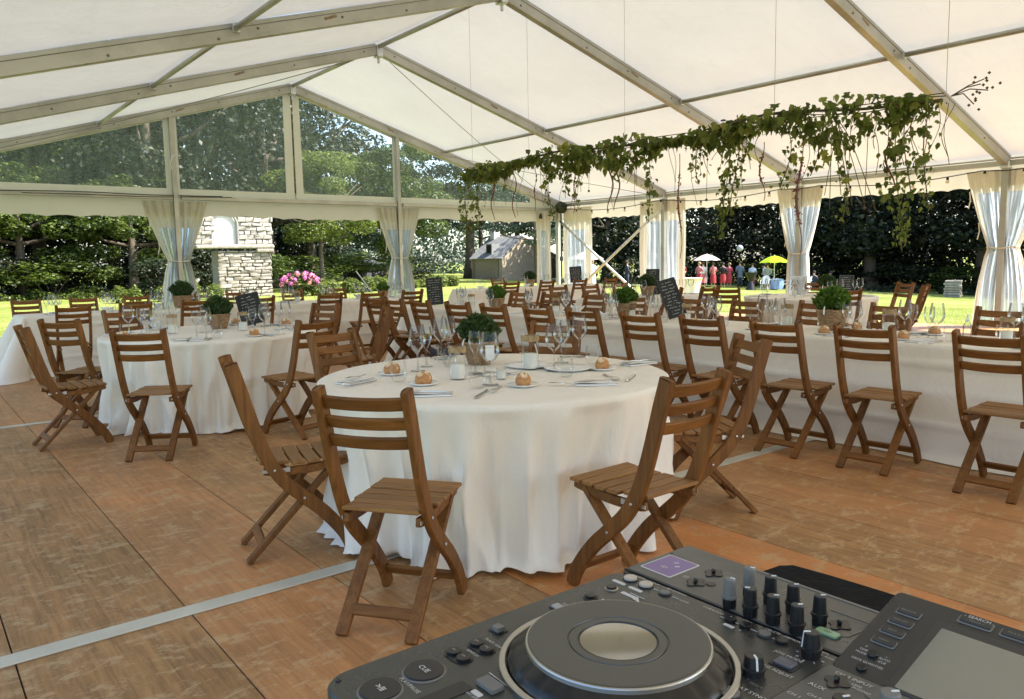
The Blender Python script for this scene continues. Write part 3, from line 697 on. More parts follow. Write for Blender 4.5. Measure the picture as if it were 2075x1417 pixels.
g5 = 'chairs along the near side of the back left table'
for k, x in enumerate([-5.85, -5.22, -4.45, -3.62, -2.62, -1.95, -1.3]):
    chair(x, -6.86 if k > 1 else -7.1, 90+random.uniform(-4, 4), 'folding chair, back to the camera, %s from the left at the gable table' % ordn[k], g5)
g6 = 'chairs along the far side of the back left table'
for k, x in enumerate([-6.0, -5.3, -4.6, -3.9, -3.1, -2.2, -1.4]):
    chair(x, -4.98, -90+random.uniform(-4, 4), 'folding chair facing the camera, %s from the left behind the gable table' % ordn[k], g6)
g7 = 'chairs around the far tables'
for x, y, d, lb in [(0.9, -8.2, -90, 'leftmost chair behind the short table in the middle distance'), (1.6, -8.2, -90, 'middle chair behind the short table in the middle distance'), (2.3, -8.2, -90, 'rightmost chair behind the short table in the middle distance'),
                    (0.95, -10.0, 92, 'left chair in front of the short table in the middle distance'), (1.75, -10.02, 86, 'right chair in front of the short table in the middle distance'),
                    (1.62, -10.7, 25, 'chair at the left of the round table by the lawn'), (1.95, -12.1, 50, 'chair in front of the round table by the lawn'), (3.95, -11.75, 150, 'chair seen edge-on, right of the round table by the lawn'), (3.25, -12.3, 105, 'chair turned away at the near right of the round table by the lawn'), (3.9, -10.6, -155, 'chair at the far right of the round table by the lawn'),
                    (2.0, -5.1, 90, 'left chair in front of the farthest white table'), (2.9, -5.1, 90, 'second chair in front of the farthest white table'), (3.8, -5.1, 92, 'third chair in front of the farthest white table'), (4.7, -5.1, 90, 'right chair in front of the farthest white table'), (3.4, -3.3, -90, 'chair behind the farthest white table facing the camera')]:
    chair(x, y, d, 'wooden folding ' + lb, g7)

# ---------------------------------------------------------------- tableware
ZT = 0.7515
def mk(name, mb, mat, smooth=True, **k): return mb.mesh(name, mat, smooth, **k)
m = MB(); m.lathe([(0.0, 0.002), (0.034, 0.002), (0.036, 0.003), (0.012, 0.007), (0.0045, 0.012), (0.0038, 0.05), (0.004, 0.09), (0.010, 0.098), (0.028, 0.112), (0.041, 0.135), (0.043, 0.155), (0.039, 0.185), (0.033, 0.225)], 20); ME_WINE = mk('wine_glass', m, M_GLASS)
m = MB(); m.lathe([(0.0, 0.002), (0.031, 0.002), (0.032, 0.003), (0.010, 0.007), (0.004, 0.012), (0.0036, 0.07), (0.004, 0.085), (0.012, 0.10), (0.026, 0.125), (0.031, 0.145), (0.030, 0.17), (0.026, 0.20)], 18); ME_WINE2 = mk('wine_glass', m, M_GLASS)
m = MB(); m.lathe([(0.0, 0.004), (0.026, 0.004), (0.034, 0.012), (0.041, 0.04), (0.041, 0.07), (0.036, 0.105)], 20); ME_TUMB = mk('tumbler', m, M_GLASS2)
m = MB(); m.lathe([(0.0, 0.003), (0.04, 0.003), (0.043, 0.008), (0.043, 0.135), (0.040, 0.145), (0.040, 0.165), (0.043, 0.168)], 22); ME_JAR = mk('jar', m, M_GLASS2)
m = MB(); m.lathe([(0.034, 0.006), (0.034, 0.075), (0.030, 0.078), (0.0, 0.076)], 16); ME_CAND = mk('candle', m, M_CREAMWAX)
m = MB(); m.lathe([(0.0436, 0.138), (0.0450, 0.145), (0.0450, 0.160), (0.0436, 0.166)], 16); ME_TW = mk('twine_band', m, M_TWINE)
m = MB(); m.lathe([(0.0, 0.003), (0.023, 0.003), (0.025, 0.006), (0.025, 0.06)], 14); ME_VOT = mk('votive_glass', m, M_GLASS2)
m = MB(); m.lathe([(0.0225, 0.006), (0.0225, 0.042), (0.0, 0.042)], 12); ME_VC = mk('candle', m, M_CREAMWAX)
M_PORC = plain('white_porcelain', (0.80, 0.79, 0.76), 0.15, var=0.02)
m = MB(); m.lathe([(0.0, 0.004), (0.045, 0.004), (0.05, 0.006), (0.075, 0.014), (0.076, 0.012), (0.05, 0.001), (0.0, 0.0005)], 24); ME_PLATE = mk('side_plate', m, M_PORC)
m = MB(); m.lathe([(0.0, 0.004), (0.085, 0.004), (0.095, 0.007), (0.132, 0.017), (0.133, 0.015), (0.095, 0.001), (0.0, 0.0005)], 30); ME_BPLATE = mk('dinner_plate', m, M_PORC)
def bread_mat():
    m, t, out = nodes('crusty_bread'); p = N(t, 'ShaderNodeBsdfPrincipled', Roughness=0.65)
    v = texco(t); tc = N(t, 'ShaderNodeTexCoord'); sx = N(t, 'ShaderNodeSeparateXYZ'); L(t, tc.outputs['Object'], sx.inputs[0])
    n = noise(t, v, 28, 5, 0.6, 0.6); a = N(t, 'ShaderNodeMath', operation='MULTIPLY_ADD'); L(t, sx.outputs[2], a.inputs[0]); a.inputs[1].default_value = 6.0; L(t, n, a.inputs[2])
    L(t, ramp(t, a.outputs[0], [(0.35, (0.30, 0.11, 0.03)), (0.55, (0.52, 0.27, 0.10)), (0.72, (0.36, 0.14, 0.04)), (0.85, (0.75, 0.58, 0.36))]), p.inputs['Base Color'])
    L(t, bump(t, n, 0.4, 0.004), p.inputs['Normal']); L(t, p.outputs[0], out.inputs[0]); return m
M_BREAD = bread_mat()
m = MB(); P = []; nu, nv = 22, 14
for j in range(nv):
    th = PI*(j/(nv-1)); 
    for k in range(nu):
        ph = 2*PI*k/nu; x = 0.048*math.sin(th)*math.cos(ph); y = 0.037*math.sin(th)*math.sin(ph); z = 0.037*math.cos(th)
        if z > 0: z *= 1.15; z += -0.010*math.exp(-((y-0.006*math.sin(x*90))/0.006)**2)+0.004*math.exp(-((abs(y)-0.012)/0.006)**2)
        P.append((x*(1+0.05*math.sin(3*ph)), y, max(z, -0.020)+0.020))
m.grid(P, nu, nv, closed=True); ME_BREAD = mk('bread_roll', m, M_BREAD)
# cutlery (lying along +y)
def flat_outline(pts, th, zf):
    m = MB(); n = len(pts); top = [(x, y, zf(y)+th) for x, y in pts]; bot = [(x, y, zf(y)) for x, y in pts]
    m.add(top+bot, [tuple(range(n)), tuple(range(2*n-1, n-1, -1))]+[(i, n+i, n+(i+1) % n, (i+1) % n) for i in range(n)]); return m
def strip_shape(segs, th, zf):   # segs: (y, halfwidth)
    m = MB(); P = []
    for y, w_ in segs: P += [(-w_, y, zf(y)), (w_, y, zf(y)), (w_*0.8, y, zf(y)+th), (-w_*0.8, y, zf(y)+th)]
    n = len(segs); F = [(3, 2, 1, 0), tuple((n-1)*4+k for k in range(4))]
    for i in range(n-1):
        for k in range(4): F.append((i*4+k, i*4+(k+1) % 4, (i+1)*4+(k+1) % 4, (i+1)*4+k))
    m.add(P, F); return m
m = strip_shape([(-0.11, 0.004), (-0.105, 0.009), (-0.04, 0.006), (0.0, 0.005), (0.005, 0.009), (0.05, 0.011), (0.09, 0.009), (0.112, 0.002)], 0.003, lambda y: 0.003); ME_KNIFE = mk('knife', m, M_STEEL, False)
fz = lambda y: 0.003+0.012*max(0, math.sin((y+0.02)*14))*(y > -0.02)
m = strip_shape([(-0.10, 0.009), (-0.09, 0.010), (-0.03, 0.004), (0.03, 0.0035), (0.045, 0.011), (0.06, 0.012)], 0.0025, fz)
for x in (-0.0095, -0.0032, 0.0032, 0.0095): m.bar((x, 0.06, fz(0.06)+0.001), (x, 0.10, fz(0.10)+0.001), 0.003, 0.002)
ME_FORK = mk('fork', m, M_STEEL, False)
m = strip_shape([(-0.10, 0.009), (-0.09, 0.010), (-0.03, 0.004), (0.035, 0.004), (0.05, 0.014), (0.07, 0.019), (0.09, 0.016), (0.10, 0.006)], 0.003, lambda y: 0.003+0.006*max(0, math.sin(y*22))); ME_SPOON = mk('spoon', m, M_STEEL, False)
# folded napkin
m = MB(); nu, nv = 10, 14; P = []
for j in range(nv):
    for k in range(nu):
        x = -0.05+0.10*k/(nu-1); y = -0.10+0.20*j/(nv-1); P.append((x, y, 0.010+0.004*math.sin(40*x+3)+0.003*math.sin(25*y)))
m.grid(P, nu, nv); m.box((0, 0, 0.005), (0.100, 0.20, 0.007)); m.box((0.012, 0.01, 0.0125), (0.07, 0.17, 0.002)); ME_NAP = mk('napkin', m, M_NAP, False)
# loose standing napkin
m = MB(); P = []
for j in range(8):
    for k in range(24):
        a = 2*PI*k/24; r = 0.02+0.05*(j/7)**0.8*(1+0.35*math.sin(5*a)); P.append((r*math.cos(a), r*math.sin(a), 0.004+0.06*j/7+0.012*math.sin(5*a+1)*j/7))
m.grid(P, 24, 8, closed=True); ME_NAP2 = mk('napkin', m, M_NAP)
GRP = {}
def item(name, me, x, y, rz, label, cat, group, z=ZT, sc_=None):
    o = link(name, me, None, (x, y, z), (0, 0, rz)); tag(o, label, cat, group); 
    if name == 'wine_glass': sc_ = 1.13
    if sc_: o.scale = (sc_,)*3
    return o
def candle_jar(x, y, label, s=1.0, group='candle jars on the tables'):
    r = empty('candle_jar', (x, y, ZT), random.uniform(0, 6), label, 'candle jar', group); r.scale = (s,)*3
    link('jar', ME_JAR, r); link('candle', ME_CAND, r); link('twine_band', ME_TW, r); return r
def votive(x, y, label, group='small candle glasses'):
    r = empty('tea_light', (x, y, ZT), 0, label, 'candle', group); link('votive_glass', ME_VOT, r); link('candle', ME_VC, r)
# -- nearest round table
gT = 'glasses on the nearest round table'
t1 = 'on the nearest round table'
for (x, y, me, lb) in [(-5.23, -13.72, ME_WINE, 'stemmed wine glass left of the candle jar'), (-5.10, -13.60, ME_WINE2, 'slim wine glass behind the left group'), (-4.86, -13.38, ME_WINE, 'wine glass in front of the dark bow napkin'), (-4.75, -13.30, ME_WINE, 'wine glass just right of the dark bow napkin'),
                       (-5.06, -14.02, ME_WINE2, 'wine glass directly right of the candle jar'), (-5.23, -14.38, ME_WINE, 'large clear wine glass standing alone in front of the basket'), (-4.70, -14.24, ME_WINE, 'wine glass right of the tall jar'), (-4.46, -14.03, ME_WINE, 'wine glass in the right-hand group'), (-4.26, -13.84, ME_WINE2, 'slim wine glass at the back of the right-hand group'), (-4.20, -13.9, ME_WINE, 'rearmost wine glass in the right-hand group')]:
    item('wine_glass', me, x, y, 0, lb+' '+t1, 'wine glass', gT)
for (x, y, lb) in [(-5.50, -13.98, 'empty tumbler in front of the far left bread roll'), (-5.33, -14.42, 'empty tumbler in the front middle'), (-4.80, -14.44, 'empty tumbler at the front right'), (-4.36, -14.18, 'empty tumbler behind the right bread roll'), (-4.95, -13.55, 'empty tumbler at the back'), (-5.02, -13.72, 'low tumbler behind the candle jar')]:
    item('tumbler', ME_TUMB, x, y, 0, lb+' '+t1, 'tumbler', gT)
candle_jar(-5.24, -14.12, 'glass jar with a thick white candle, left of the basket '+t1)
candle_jar(-4.75, -14.10, 'taller glass jar with a white candle, right of the basket '+t1, 1.12)
votive(-5.08, -14.27, 'small glass with a white candle in front of the basket '+t1)
for (x, y, rz, lb) in [(-5.46, -14.15, 0.3, 'bread roll behind the back of the nearest chair'), (-5.14, -14.52, 1.0, 'bread roll at the front edge'), (-4.49, -14.39, 0.5, 'bread roll on a small plate at the right'), (-5.40, -13.74, 0.1, 'bread roll behind the tumbler at the left')]:
    item('side_plate', ME_PLATE, x, y, 0, 'small white plate under the '+lb, 'plate', 'small white bread plates')
    item('bread_roll', ME_BREAD, x, y, rz, 'crusty '+lb+' '+t1, 'bread roll', 'bread rolls', ZT+0.005)
item('dinner_plate', ME_BPLATE, -4.70, -14.02, 0, 'white dinner plate right of the basket '+t1, 'plate', 'white dinner plates')
item('dinner_plate', ME_BPLATE, -4.62, -14.26, 0, 'white dinner plate below the right-hand wine glasses '+t1, 'plate', 'white dinner plates')
for (x, y, a, lb) in [(-5.60, -14.42, 1.0, 'folded white napkin beside the nearest chair back'), (-5.66, -13.84, 1.9, 'folded white napkin at the left edge'), (-4.86, -14.72, 0.9, 'folded white napkin in front of the right tumbler'), (-4.20, -14.38, 1.5, 'folded white napkin at the right edge')]:
    item('napkin', ME_NAP, x, y, a, lb+' '+t1, 'napkin', 'folded white napkins')
for (x, y, a, k, lb, z) in [(-5.42, -14.57, 2.25, 0, 'steel knife lying at the front edge', 0), (-5.60, -14.44, 0.8, 2, 'steel spoon on the napkin by the nearest chair back', 0.014), (-5.30, -14.52, 2.3, 1, 'steel fork beside the front knife', 0), (-5.64, -13.80, 2.2, 1, 'steel fork on the left napkin', 0.014), (-5.69, -13.92, 1.9, 0, 'steel knife on the left napkin', 0.014),
                         (-4.97, -14.66, 0.9, 1, 'steel fork in front of the right tumbler', 0), (-4.84, -14.70, 1.2, 0, 'steel knife on the front right napkin', 0.014), (-4.66, -14.62, 2.7, 2, 'steel spoon pointing right', 0), (-4.60, -14.70, -1.0, 0, 'steel knife by the right-hand spoon', 0), (-4.32, -14.36, 1.7, 1, 'steel fork by the right edge', 0), (-4.20, -14.36, 1.5, 2, 'steel spoon on the right edge napkin', 0.014)]:
    item(['knife', 'fork', 'spoon'][k], [ME_KNIFE, ME_FORK, ME_SPOON][k], x, y, a, lb+' '+t1, 'cutlery', 'cutlery on the nearest round table', ZT+z)
M_NAVY = plain('dark_navy_ribbon', (0.02, 0.018, 0.03), 0.6)
def bow(x, y, lb):
    m = MB()
    for s in (-1, 1):
        P = []
        for j in range(5):
            for k in range(12):
                a = 2*PI*k/12; u = j/4; P.append((s*(0.005+0.06*u), (0.006+0.018*u)*math.cos(a), 0.035+(0.006+0.030*u)*math.sin(a)))
        m.grid(P, 12, 5, closed=True)
    tag(m.build('bow', M_NAVY, smooth=True, loc=(x, y, ZT), rot=(0, 0, -0.6)), lb, 'bow')
bow(-4.81, -13.30, 'dark navy bow-shaped napkin holder behind the wine glasses on the nearest round table')
m = MB(); m.box((0, 0, 0.055), (0.05, 0.004, 0.085), Matrix.Rotation(-0.2, 3, 'X')); m.box((0, 0.012, 0.05), (0.05, 0.004, 0.08), Matrix.Rotation(0.2, 3, 'X'))
tag(m.build('place_card', M_WHITE, loc=(-4.83, -13.84, ZT+0.02), rot=(0, 0, -0.5)), 'small white card tucked beside the basket on the nearest round table', 'card')
m = MB(); m.box((0, 0, 0.07), (0.035, 0.003, 0.10), Matrix.Rotation(-0.25, 3, 'X')); tag(m.build('place_card', M_WHITE, loc=(-4.60, -13.98, ZT), rot=(0, 0, 1.0)), 'white card leaning right of the tall candle jar on the nearest round table', 'card')

# -- place settings on the other tables
def setting(x, y, ang, where, full=True, seed=0):
    """ang = direction the guest faces"""
    rnd = random.Random(seed); a = math.radians(ang); f = Vector((math.cos(a), math.sin(a))); r = Vector((f.y, -f.x))
    def p(fr, rr): return (x+f.x*fr+r.x*rr, y+f.y*fr+r.y*rr)
    def j(): return rnd.uniform(-0.012, 0.012)
    q = p(0.21+j(), 0.05+j()); item('wine_glass', ME_WINE, q[0], q[1], 0, 'wide wine glass '+where, 'wine glass', 'wine glasses on the banquet tables')
    q = p(0.27+j(), -0.035+j()); item('wine_glass', ME_WINE2, q[0], q[1], 0, 'slim wine glass '+where, 'wine glass', 'wine glasses on the banquet tables')
    q = p(0.19+j(), 0.14+j()); item('tumbler', ME_TUMB, q[0], q[1], 0, 'glass tumbler '+where, 'tumbler', 'tumblers on the banquet tables')
    q = p(0.10+j(), 0.0+j()); item('napkin', ME_NAP if rnd.random() < 0.75 else ME_NAP2, q[0], q[1], a-PI/2+rnd.uniform(-.15, .15), 'white napkin '+where, 'napkin', 'napkins on the banquet tables')
    if full:
        q = p(0.12+j(), -0.13+j()); item('side_plate', ME_PLATE, q[0], q[1], 0, 'small plate '+where, 'plate', 'small bread plates')
        if rnd.random() < 0.8: item('bread_roll', ME_BREAD, q[0], q[1], rnd.uniform(0, 3), 'bread roll '+where, 'bread roll', 'bread rolls', ZT+0.005)
        q = p(0.10+j(), 0.09+j()); item('knife', ME_KNIFE, q[0], q[1], a-PI/2+j()*4, 'steel knife '+where, 'cutlery', 'cutlery on the banquet tables')
        q = p(0.10+j(), -0.065+j()); item('fork', ME_FORK, q[0], q[1], a-PI/2+j()*4, 'steel fork '+where, 'cutlery', 'cutlery on the banquet tables')
sd_ = 100
for k in range(8):
    a = 360*k/8+20; ar = math.radians(a); sd_ += 1
    setting(T2[0]-0.86*math.cos(ar), T2[1]-0.86*math.sin(ar), a, 'on the left round table, '+['at its left edge', 'at its front left', 'at its front edge', 'at its front right', 'at its right edge', 'at its back right', 'at its back edge', 'at its back left'][k], True, sd_)
for k, y in enumerate(ys):
    sd_ += 1; setting(LX0+0.03, y, 0, 'at the %s near-side place from the right, right-hand long table' % ordn[k], k < 8, sd_)
    sd_ += 1; setting(LX1-0.03, y+0.25, 180, 'at the %s far-side place from the right, right-hand long table' % ordn[k], k < 4, sd_)
for k in range(9):
    sd_ += 1; setting(-5.9+0.62*k, -6.27, 90, 'at the %s near-side place from the left, gable table' % ordn[k], False, sd_)
    sd_ += 1; setting(-5.8+0.62*k, -5.55, -90, 'at the %s far-side place from the left, gable table' % ordn[k], False, sd_)
for k in range(4):
    sd_ += 1; setting(0.85+0.55*k, -9.47, 90, 'at the %s near-side place from the left, short middle table' % ordn[k], False, sd_)
    sd_ += 1; setting(0.95+0.5*k, -8.78, -90, 'at the %s far-side place from the left, short middle table' % ordn[k], False, sd_)
for k in range(7):
    a = 360*k/7+10; ar = math.radians(a); sd_ += 1
    setting(2.85-0.86*math.cos(ar), -11.15-0.86*math.sin(ar), a, 'on the round table by the lawn, '+['left edge', 'front left', 'front right', 'right edge', 'back right', 'back', 'back left'][k], False, sd_)
for k in range(6):
    sd_ += 1; setting(1.9+0.6*k, -4.57, 90, 'at the %s place from the left, farthest table' % ordn[k], False, sd_)
for x, y, lb, s in [(-5.55, -10.15, 'candle jar at the middle of the left round table', 1), (-5.0, -10.35, 'candle jar at the right of the left round table', 1), (-1.72, -13.72, 'candle jar left of the tall rosemary basket on the long table', 1.15), (-1.7, -14.55, 'candle jar right of the tall rosemary basket on the long table', 1.1),
                    (-1.72, -12.0, 'candle jar left of the leaning blackboard on the long table', 1), (-1.8, -12.75, 'candle jar in the middle of the long table', 1), (-1.75, -15.35, 'candle jar near the right picture edge on the long table', 1), (-1.75, -10.9, 'candle jar behind the near rosemary on the long table', 1), (-1.75, -9.3, 'candle jar at the left part of the long table', 1),
                    (-4.0, -5.9, 'candle jar on the long table near the gable', 1), (-2.6, -5.9, 'candle jar right of the pink hydrangea on the long table near the gable', 1), (1.4, -9.1, 'candle jar on the short table in the middle distance', 1), (2.7, -11.0, 'candle jar on the round table by the lawn', 1)]:
    candle_jar(x, y, 'glass '+lb, s)
# hand gel bottle
r = empty('gel_bottle', (-1.78, -15.12, ZT), 0, 'clear pump bottle standing on the long table near the right picture edge', 'bottle')
m = MB(); m.lathe([(0, 0.002), (0.026, 0.002), (0.028, 0.01), (0.028, 0.10), (0.012, 0.125), (0.012, 0.135)], 14); m.build('bottle_body', M_GLASS, r, smooth=True)
m = MB(); m.lathe([(0.013, 0.125), (0.014, 0.145), (0.005, 0.15), (0.004, 0.17), (0.008, 0.172), (0, 0.178)], 10); m.bar((0, 0, 0.172), (0.035, 0, 0.168), 0.008, 0.007); m.build('pump', M_WHITE, r)

# -- rosemary baskets
def plant_mat(name, a, b_, f=0.3):
    m, t, out = nodes(name); d = N(t, 'ShaderNodeBsdfPrincipled', Roughness=0.5); d.inputs['Specular IOR Level'].default_value = 0.35
    tr = N(t, 'ShaderNodeBsdfTranslucent'); mx = N(t, 'ShaderNodeMixShader'); mx.inputs[0].default_value = f
    ge = N(t, 'ShaderNodeNewGeometry'); c = ramp(t, ge.outputs['Random Per Island'], [(0, a), (0.6, tuple((x+y)/2 for x, y in zip(a, b_))), (1, b_)])
    L(t, c, d.inputs['Base Color']); hs = N(t, 'ShaderNodeHueSaturation', Saturation=1.1, Value=1.5); L(t, c, hs.inputs['Color']); L(t, hs.outputs[0], tr.inputs[0])
    L(t, d.outputs[0], mx.inputs[1]); L(t, tr.outputs[0], mx.inputs[2]); L(t, mx.outputs[0], out.inputs[0]); return m
M_ROSE = plant_mat('rosemary_leaves', (0.020, 0.045, 0.012), (0.075, 0.125, 0.035), 0.25)
M_BASIL = plant_mat('bright_herb_leaves', (0.05, 0.11, 0.015), (0.14, 0.24, 0.045), 0.4)
M_WICK = plain('wicker_willow', (0.30, 0.19, 0.10), 0.7, var=0.35, scale=30)
def sprig_mesh(n, R_, hh, seed, mat, name='foliage', leaf=0.02):
    rnd = random.Random(seed); m = MB()
    for i in range(n):
        a = rnd.uniform(0, 2*PI); rr = R_*math.sqrt(rnd.random()); lean = rr/R_
        base = Vector((rr*0.45*math.cos(a), rr*0.45*math.sin(a), 0))
        tip = Vector((rr*math.cos(a), rr*math.sin(a), hh*(0.98-0.50*lean**2.2)*rnd.uniform(0.86, 1.04)))
        d = (tip-base)
        for k in range(3, 14):
            p = base+d*(k/13)
            for q in range(2):
                b_ = rnd.uniform(0, 2*PI); o = Vector((math.cos(b_), math.sin(b_), rnd.uniform(0.3, 1.1))).normalized()*leaf*rnd.uniform(0.7, 1.2)
                sd2 = o.cross(Vector((rnd.uniform(-1, 1), rnd.uniform(-1, 1), rnd.uniform(-1, 1)))).normalized()*leaf*0.16
                m.add([p-sd2, p+o*0.5-sd2*1.2, p+o, p+o*0.5+sd2*1.2, p+sd2], [(0, 1, 2, 3, 4)])
    return m.mesh(name, mat)
ME_SPR = sprig_mesh(330, 0.125, 0.175, 1, M_ROSE, 'rosemary'); ME_SPR2 = sprig_mesh(170, 0.11, 0.16, 2, M_BASIL, 'herb_foliage', 0.03)
def basket_mesh(R0, R1, h):
    m = MB(); rows = 11
    for j in range(rows):
        z = h*(j+0.5)/rows; r = R0+(R1-R0)*j/(rows-1)
        pts = []
        for k in range(49):
            a = 2*PI*k/48; w_ = 0.0035*math.sin(12*a+PI*(j % 2)); pts.append(((r+w_)*math.cos(a), (r+w_)*math.sin(a), z+0.002*math.sin(5*a+j)))
        m.tube(pts, h/rows*0.56, 5, cap=False)
    for k in range(24):
        a = 2*PI*k/24; m.tube([((R0)*math.cos(a), R0*math.sin(a), 0), ((R1)*math.cos(a), R1*math.sin(a), h*1.03)], 0.0035, 4)
    m.lathe([(R0*0.9, 0.002), (R0, 0.01), (R1*0.94, h*0.85), (0.0, h*0.84)], 20, capb=True)
    return m.mesh('basket', M_WICK)
ME_BASK = basket_mesh(0.055, 0.088, 0.125)
m = MB(); m.tube([(0.088*math.cos(t)*1.0, 0.0, 0.12+0.045*math.sin(t)) for t in [PI*k/14 for k in range(15)]], 0.005, 6); ME_HAND = m.mesh('handle', M_WICK)
m = MB(); m.tube([(0.03*math.cos(t), 0.0, 0.045*math.sin(t)) for t in [PI*k/12 for k in range(13)]], 0.004, 6); ME_SH = m.mesh('handle', M_WHITE)
def rosemary(x, y, z, s, label, sp=ME_SPR, dark=False, rz=0.0, side=True):
    r = empty('potted_herb', (x, y, z), rz, label, 'potted plant', 'potted herbs on the tables'); r.scale = (s,)*3
    link('basket', ME_BASK, r); o = link('foliage', sp, r, (0, 0, 0.10))
    if side: link('handle', ME_SH, r, (-0.088, 0, 0.10), (0, 0, 0.4)); link('handle', ME_SH, r, (0.088, 0, 0.10), (0, 0, 0.4))
    return r
rosemary(-4.82, -13.72, ZT, 1.05, 'wicker basket of dense dark rosemary on the nearest round table')
rosemary(-1.66, -14.08, ZT, 1.3, 'tall wicker basket of bright green herbs on the long table, nearest to the camera', ME_SPR2)
rosemary(-1.72, -11.92, ZT, 1.15, 'wicker basket of green herbs on the long table left of the leaning blackboard', ME_SPR2)
rosemary(-1.78, -9.86, ZT, 1.1, 'wicker basket of green herbs at the far left part of the long table', ME_SPR2)
rosemary(-1.15, -5.95, ZT, 0.95, 'small green herb pot in front of the right gable curtain', ME_SPR2)
rosemary(3.4, -4.2, ZT, 1.2, 'round green herb pot on the farthest table left of the corner post', ME_SPR)
rosemary(1.65, -9.15, ZT, 1.2, 'dark herb pot on the short table in the middle distance', ME_SPR)
rosemary(2.95, -11.35, ZT, 1.1, 'herb pot behind the tall basket, on the round table by the lawn', ME_SPR)
rosemary(-5.08, -9.95, ZT, 1.1, 'dark leafy herb pot with pale handle on the left round table', ME_SPR)
rosemary(-4.28, -5.9, ZT, 1.35, 'olive green herb pot in front of the left gable curtain', ME_SPR)
# -- blackboard menus
M_BOARD = plain('black_chalkboard', (0.018, 0.02, 0.02), 0.7, var=0.3, scale=5)
M_CHALK = plain('white_chalk', (0.62, 0.62, 0.60), 0.9)
def menu(x, y, z, w_, h, rz, tilt, rollv, label, seed):
    r = empty('menu_board', (x, y, z), rz, label, 'blackboard', 'blackboard menus'); rnd = random.Random(seed)
    Mx = Matrix.Rotation(rollv, 3, 'Y') @ Matrix.Rotation(-tilt, 3, 'X')
    lift = 0.004+abs(math.sin(rollv))*w_/2
    def T(v): q = Mx @ Vector(v); return Vector((q.x, q.y, q.z+lift))
    m = MB(); m.box(T((0, 0, h/2)), (w_, 0.012, h), Mx); m.build('slate', M_BOARD, r)
    m = MB()
    for a, b_, c_, d_ in ((0, 0.006, w_+0.01, 0.012), (0, h-0.006, w_+0.01, 0.012)): m.box(T((a, -0.002, b_)), (c_, 0.018, d_), Mx)
    for s in (-1, 1): m.box(T((s*w_/2, -0.002, h/2)), (0.012, 0.018, h-0.024), Mx)
    m.build('board_frame', M_BLACK, r)
    m = MB(); nl = int(h/0.032)
    for k in range(nl):
        zz = h-0.035-k*0.031
        if zz < 0.02: break
        ww = w_*rnd.uniform(0.25, 0.42); xx = -ww; P = []
        while xx < ww:
            P.append(T((xx, -0.0075, zz+rnd.uniform(-0.006, 0.006)))); xx += 0.008
            if rnd.random() < 0.15 and len(P) > 1: m.tube(P, 0.0016, 4); P = []; xx += 0.012
        if len(P) > 1: m.tube(P, 0.0016, 4)
    m.build('chalk_writing', M_CHALK, r)
    m = MB(); m.bar(T((0, 0.01, h*0.6)), Vector((0, 0.10, 0.006)), 0.02, 0.008); m.build('prop', M_BLACK, r)
    return r
menu(-4.78, -10.02, ZT, 0.20, 0.30, -0.45, 0.25, -0.22, 'blackboard menu leaning on the left round table', 1)
menu(-1.80, -8.55, ZT, 0.20, 0.36, -0.6, 0.1, -0.06, 'tall blackboard menu at the left end of the long table', 2)
menu(-1.62, -12.50, ZT, 0.17, 0.38, -0.5, 0.3, -0.25, 'leaning blackboard menu in the middle of the long table', 3)
menu(1.95, -9.0, ZT+0.0, 0.20, 0.40, -0.6, 0.05, 0.0, 'upright blackboard menu on the short table beside the first side post', 4)
menu(4.85, -4.1, ZT+0.03, 0.26, 0.36, -0.6, 0.05, -0.06, 'blackboard menu under the black stand at the far corner', 5)
menu(3.2, -11.5, ZT, 0.2, 0.28, -0.6, 0.05, 0.04, 'small blackboard menu behind the tall basket on the round table by the lawn', 6)
# ---------------------------------------------------------------- DJ player in the foreground
# local frame: +x = away from the operator (world +X), +y = to the operator's left (world +Y), origin at the rear left corner, top face z = 0
DZ = 0.985
def mat_dusty(name, c, rough):
    m, t, out = nodes(name); p = N(t, 'ShaderNodeBsdfPrincipled', Roughness=rough); p.inputs['Specular IOR Level'].default_value = 0.6
    v = texco(t); n = noise(t, v, 9, 6, 0.7, 0.5); n2 = noise(t, v, 420, 3, 0.6)
    cc = mixc(t, ramp(t, n2, [(0.66, (0, 0, 0)), (0.78, (0.22, 0.22, 0.22))]), c, (0.35, 0.34, 0.31))
    L(t, cc, p.inputs['Base Color']); L(t, ramp(t, n, [(0.35, (rough*0.75,)*3), (0.7, (rough*1.35,)*3)]), p.inputs['Roughness'])
    L(t, bump(t, n2, 0.05, 0.0005), p.inputs['Normal']); L(t, p.outputs[0], out.inputs[0]); return m
M_DJ = mat_dusty('dark_grey_satin_panel', (0.038, 0.039, 0.033), 0.30)
M_DJ2 = mat_dusty('grey_rear_panel', (0.072, 0.072, 0.063), 0.33)
M_DJS = mat_dusty('charcoal_screen_housing', (0.026, 0.026, 0.024), 0.32)
M_GLOSSB = plain('gloss_black_plastic', (0.010, 0.010, 0.010), 0.28, spec=0.5)
M_MIR = plain('mirrored_display_window', (0.55, 0.54, 0.50), 0.05, 0.95, 0.0)
M_JOGT = plain('jog_wheel_face', (0.040, 0.042, 0.034), 0.28, var=0.03, spec=0.8)
M_SILV = plain('silver_trim_ring', (0.50, 0.49, 0.46), 0.3, 1.0, 0.03)
M_PRINT = plain('white_panel_print', (0.60, 0.59, 0.55), 0.6, var=0.02)
M_PRINTD = plain('dim_panel_print', (0.22, 0.22, 0.20), 0.6, var=0.02)
M_GKNOB = plain('grey_knob_rubber', (0.17, 0.165, 0.15), 0.5)
M_GREEN = plain('mint_green_button', (0.30, 0.48, 0.28), 0.4, var=0.03)
M_PURP = plain('purple_sticker', (0.20, 0.13, 0.30), 0.35, var=0.06)
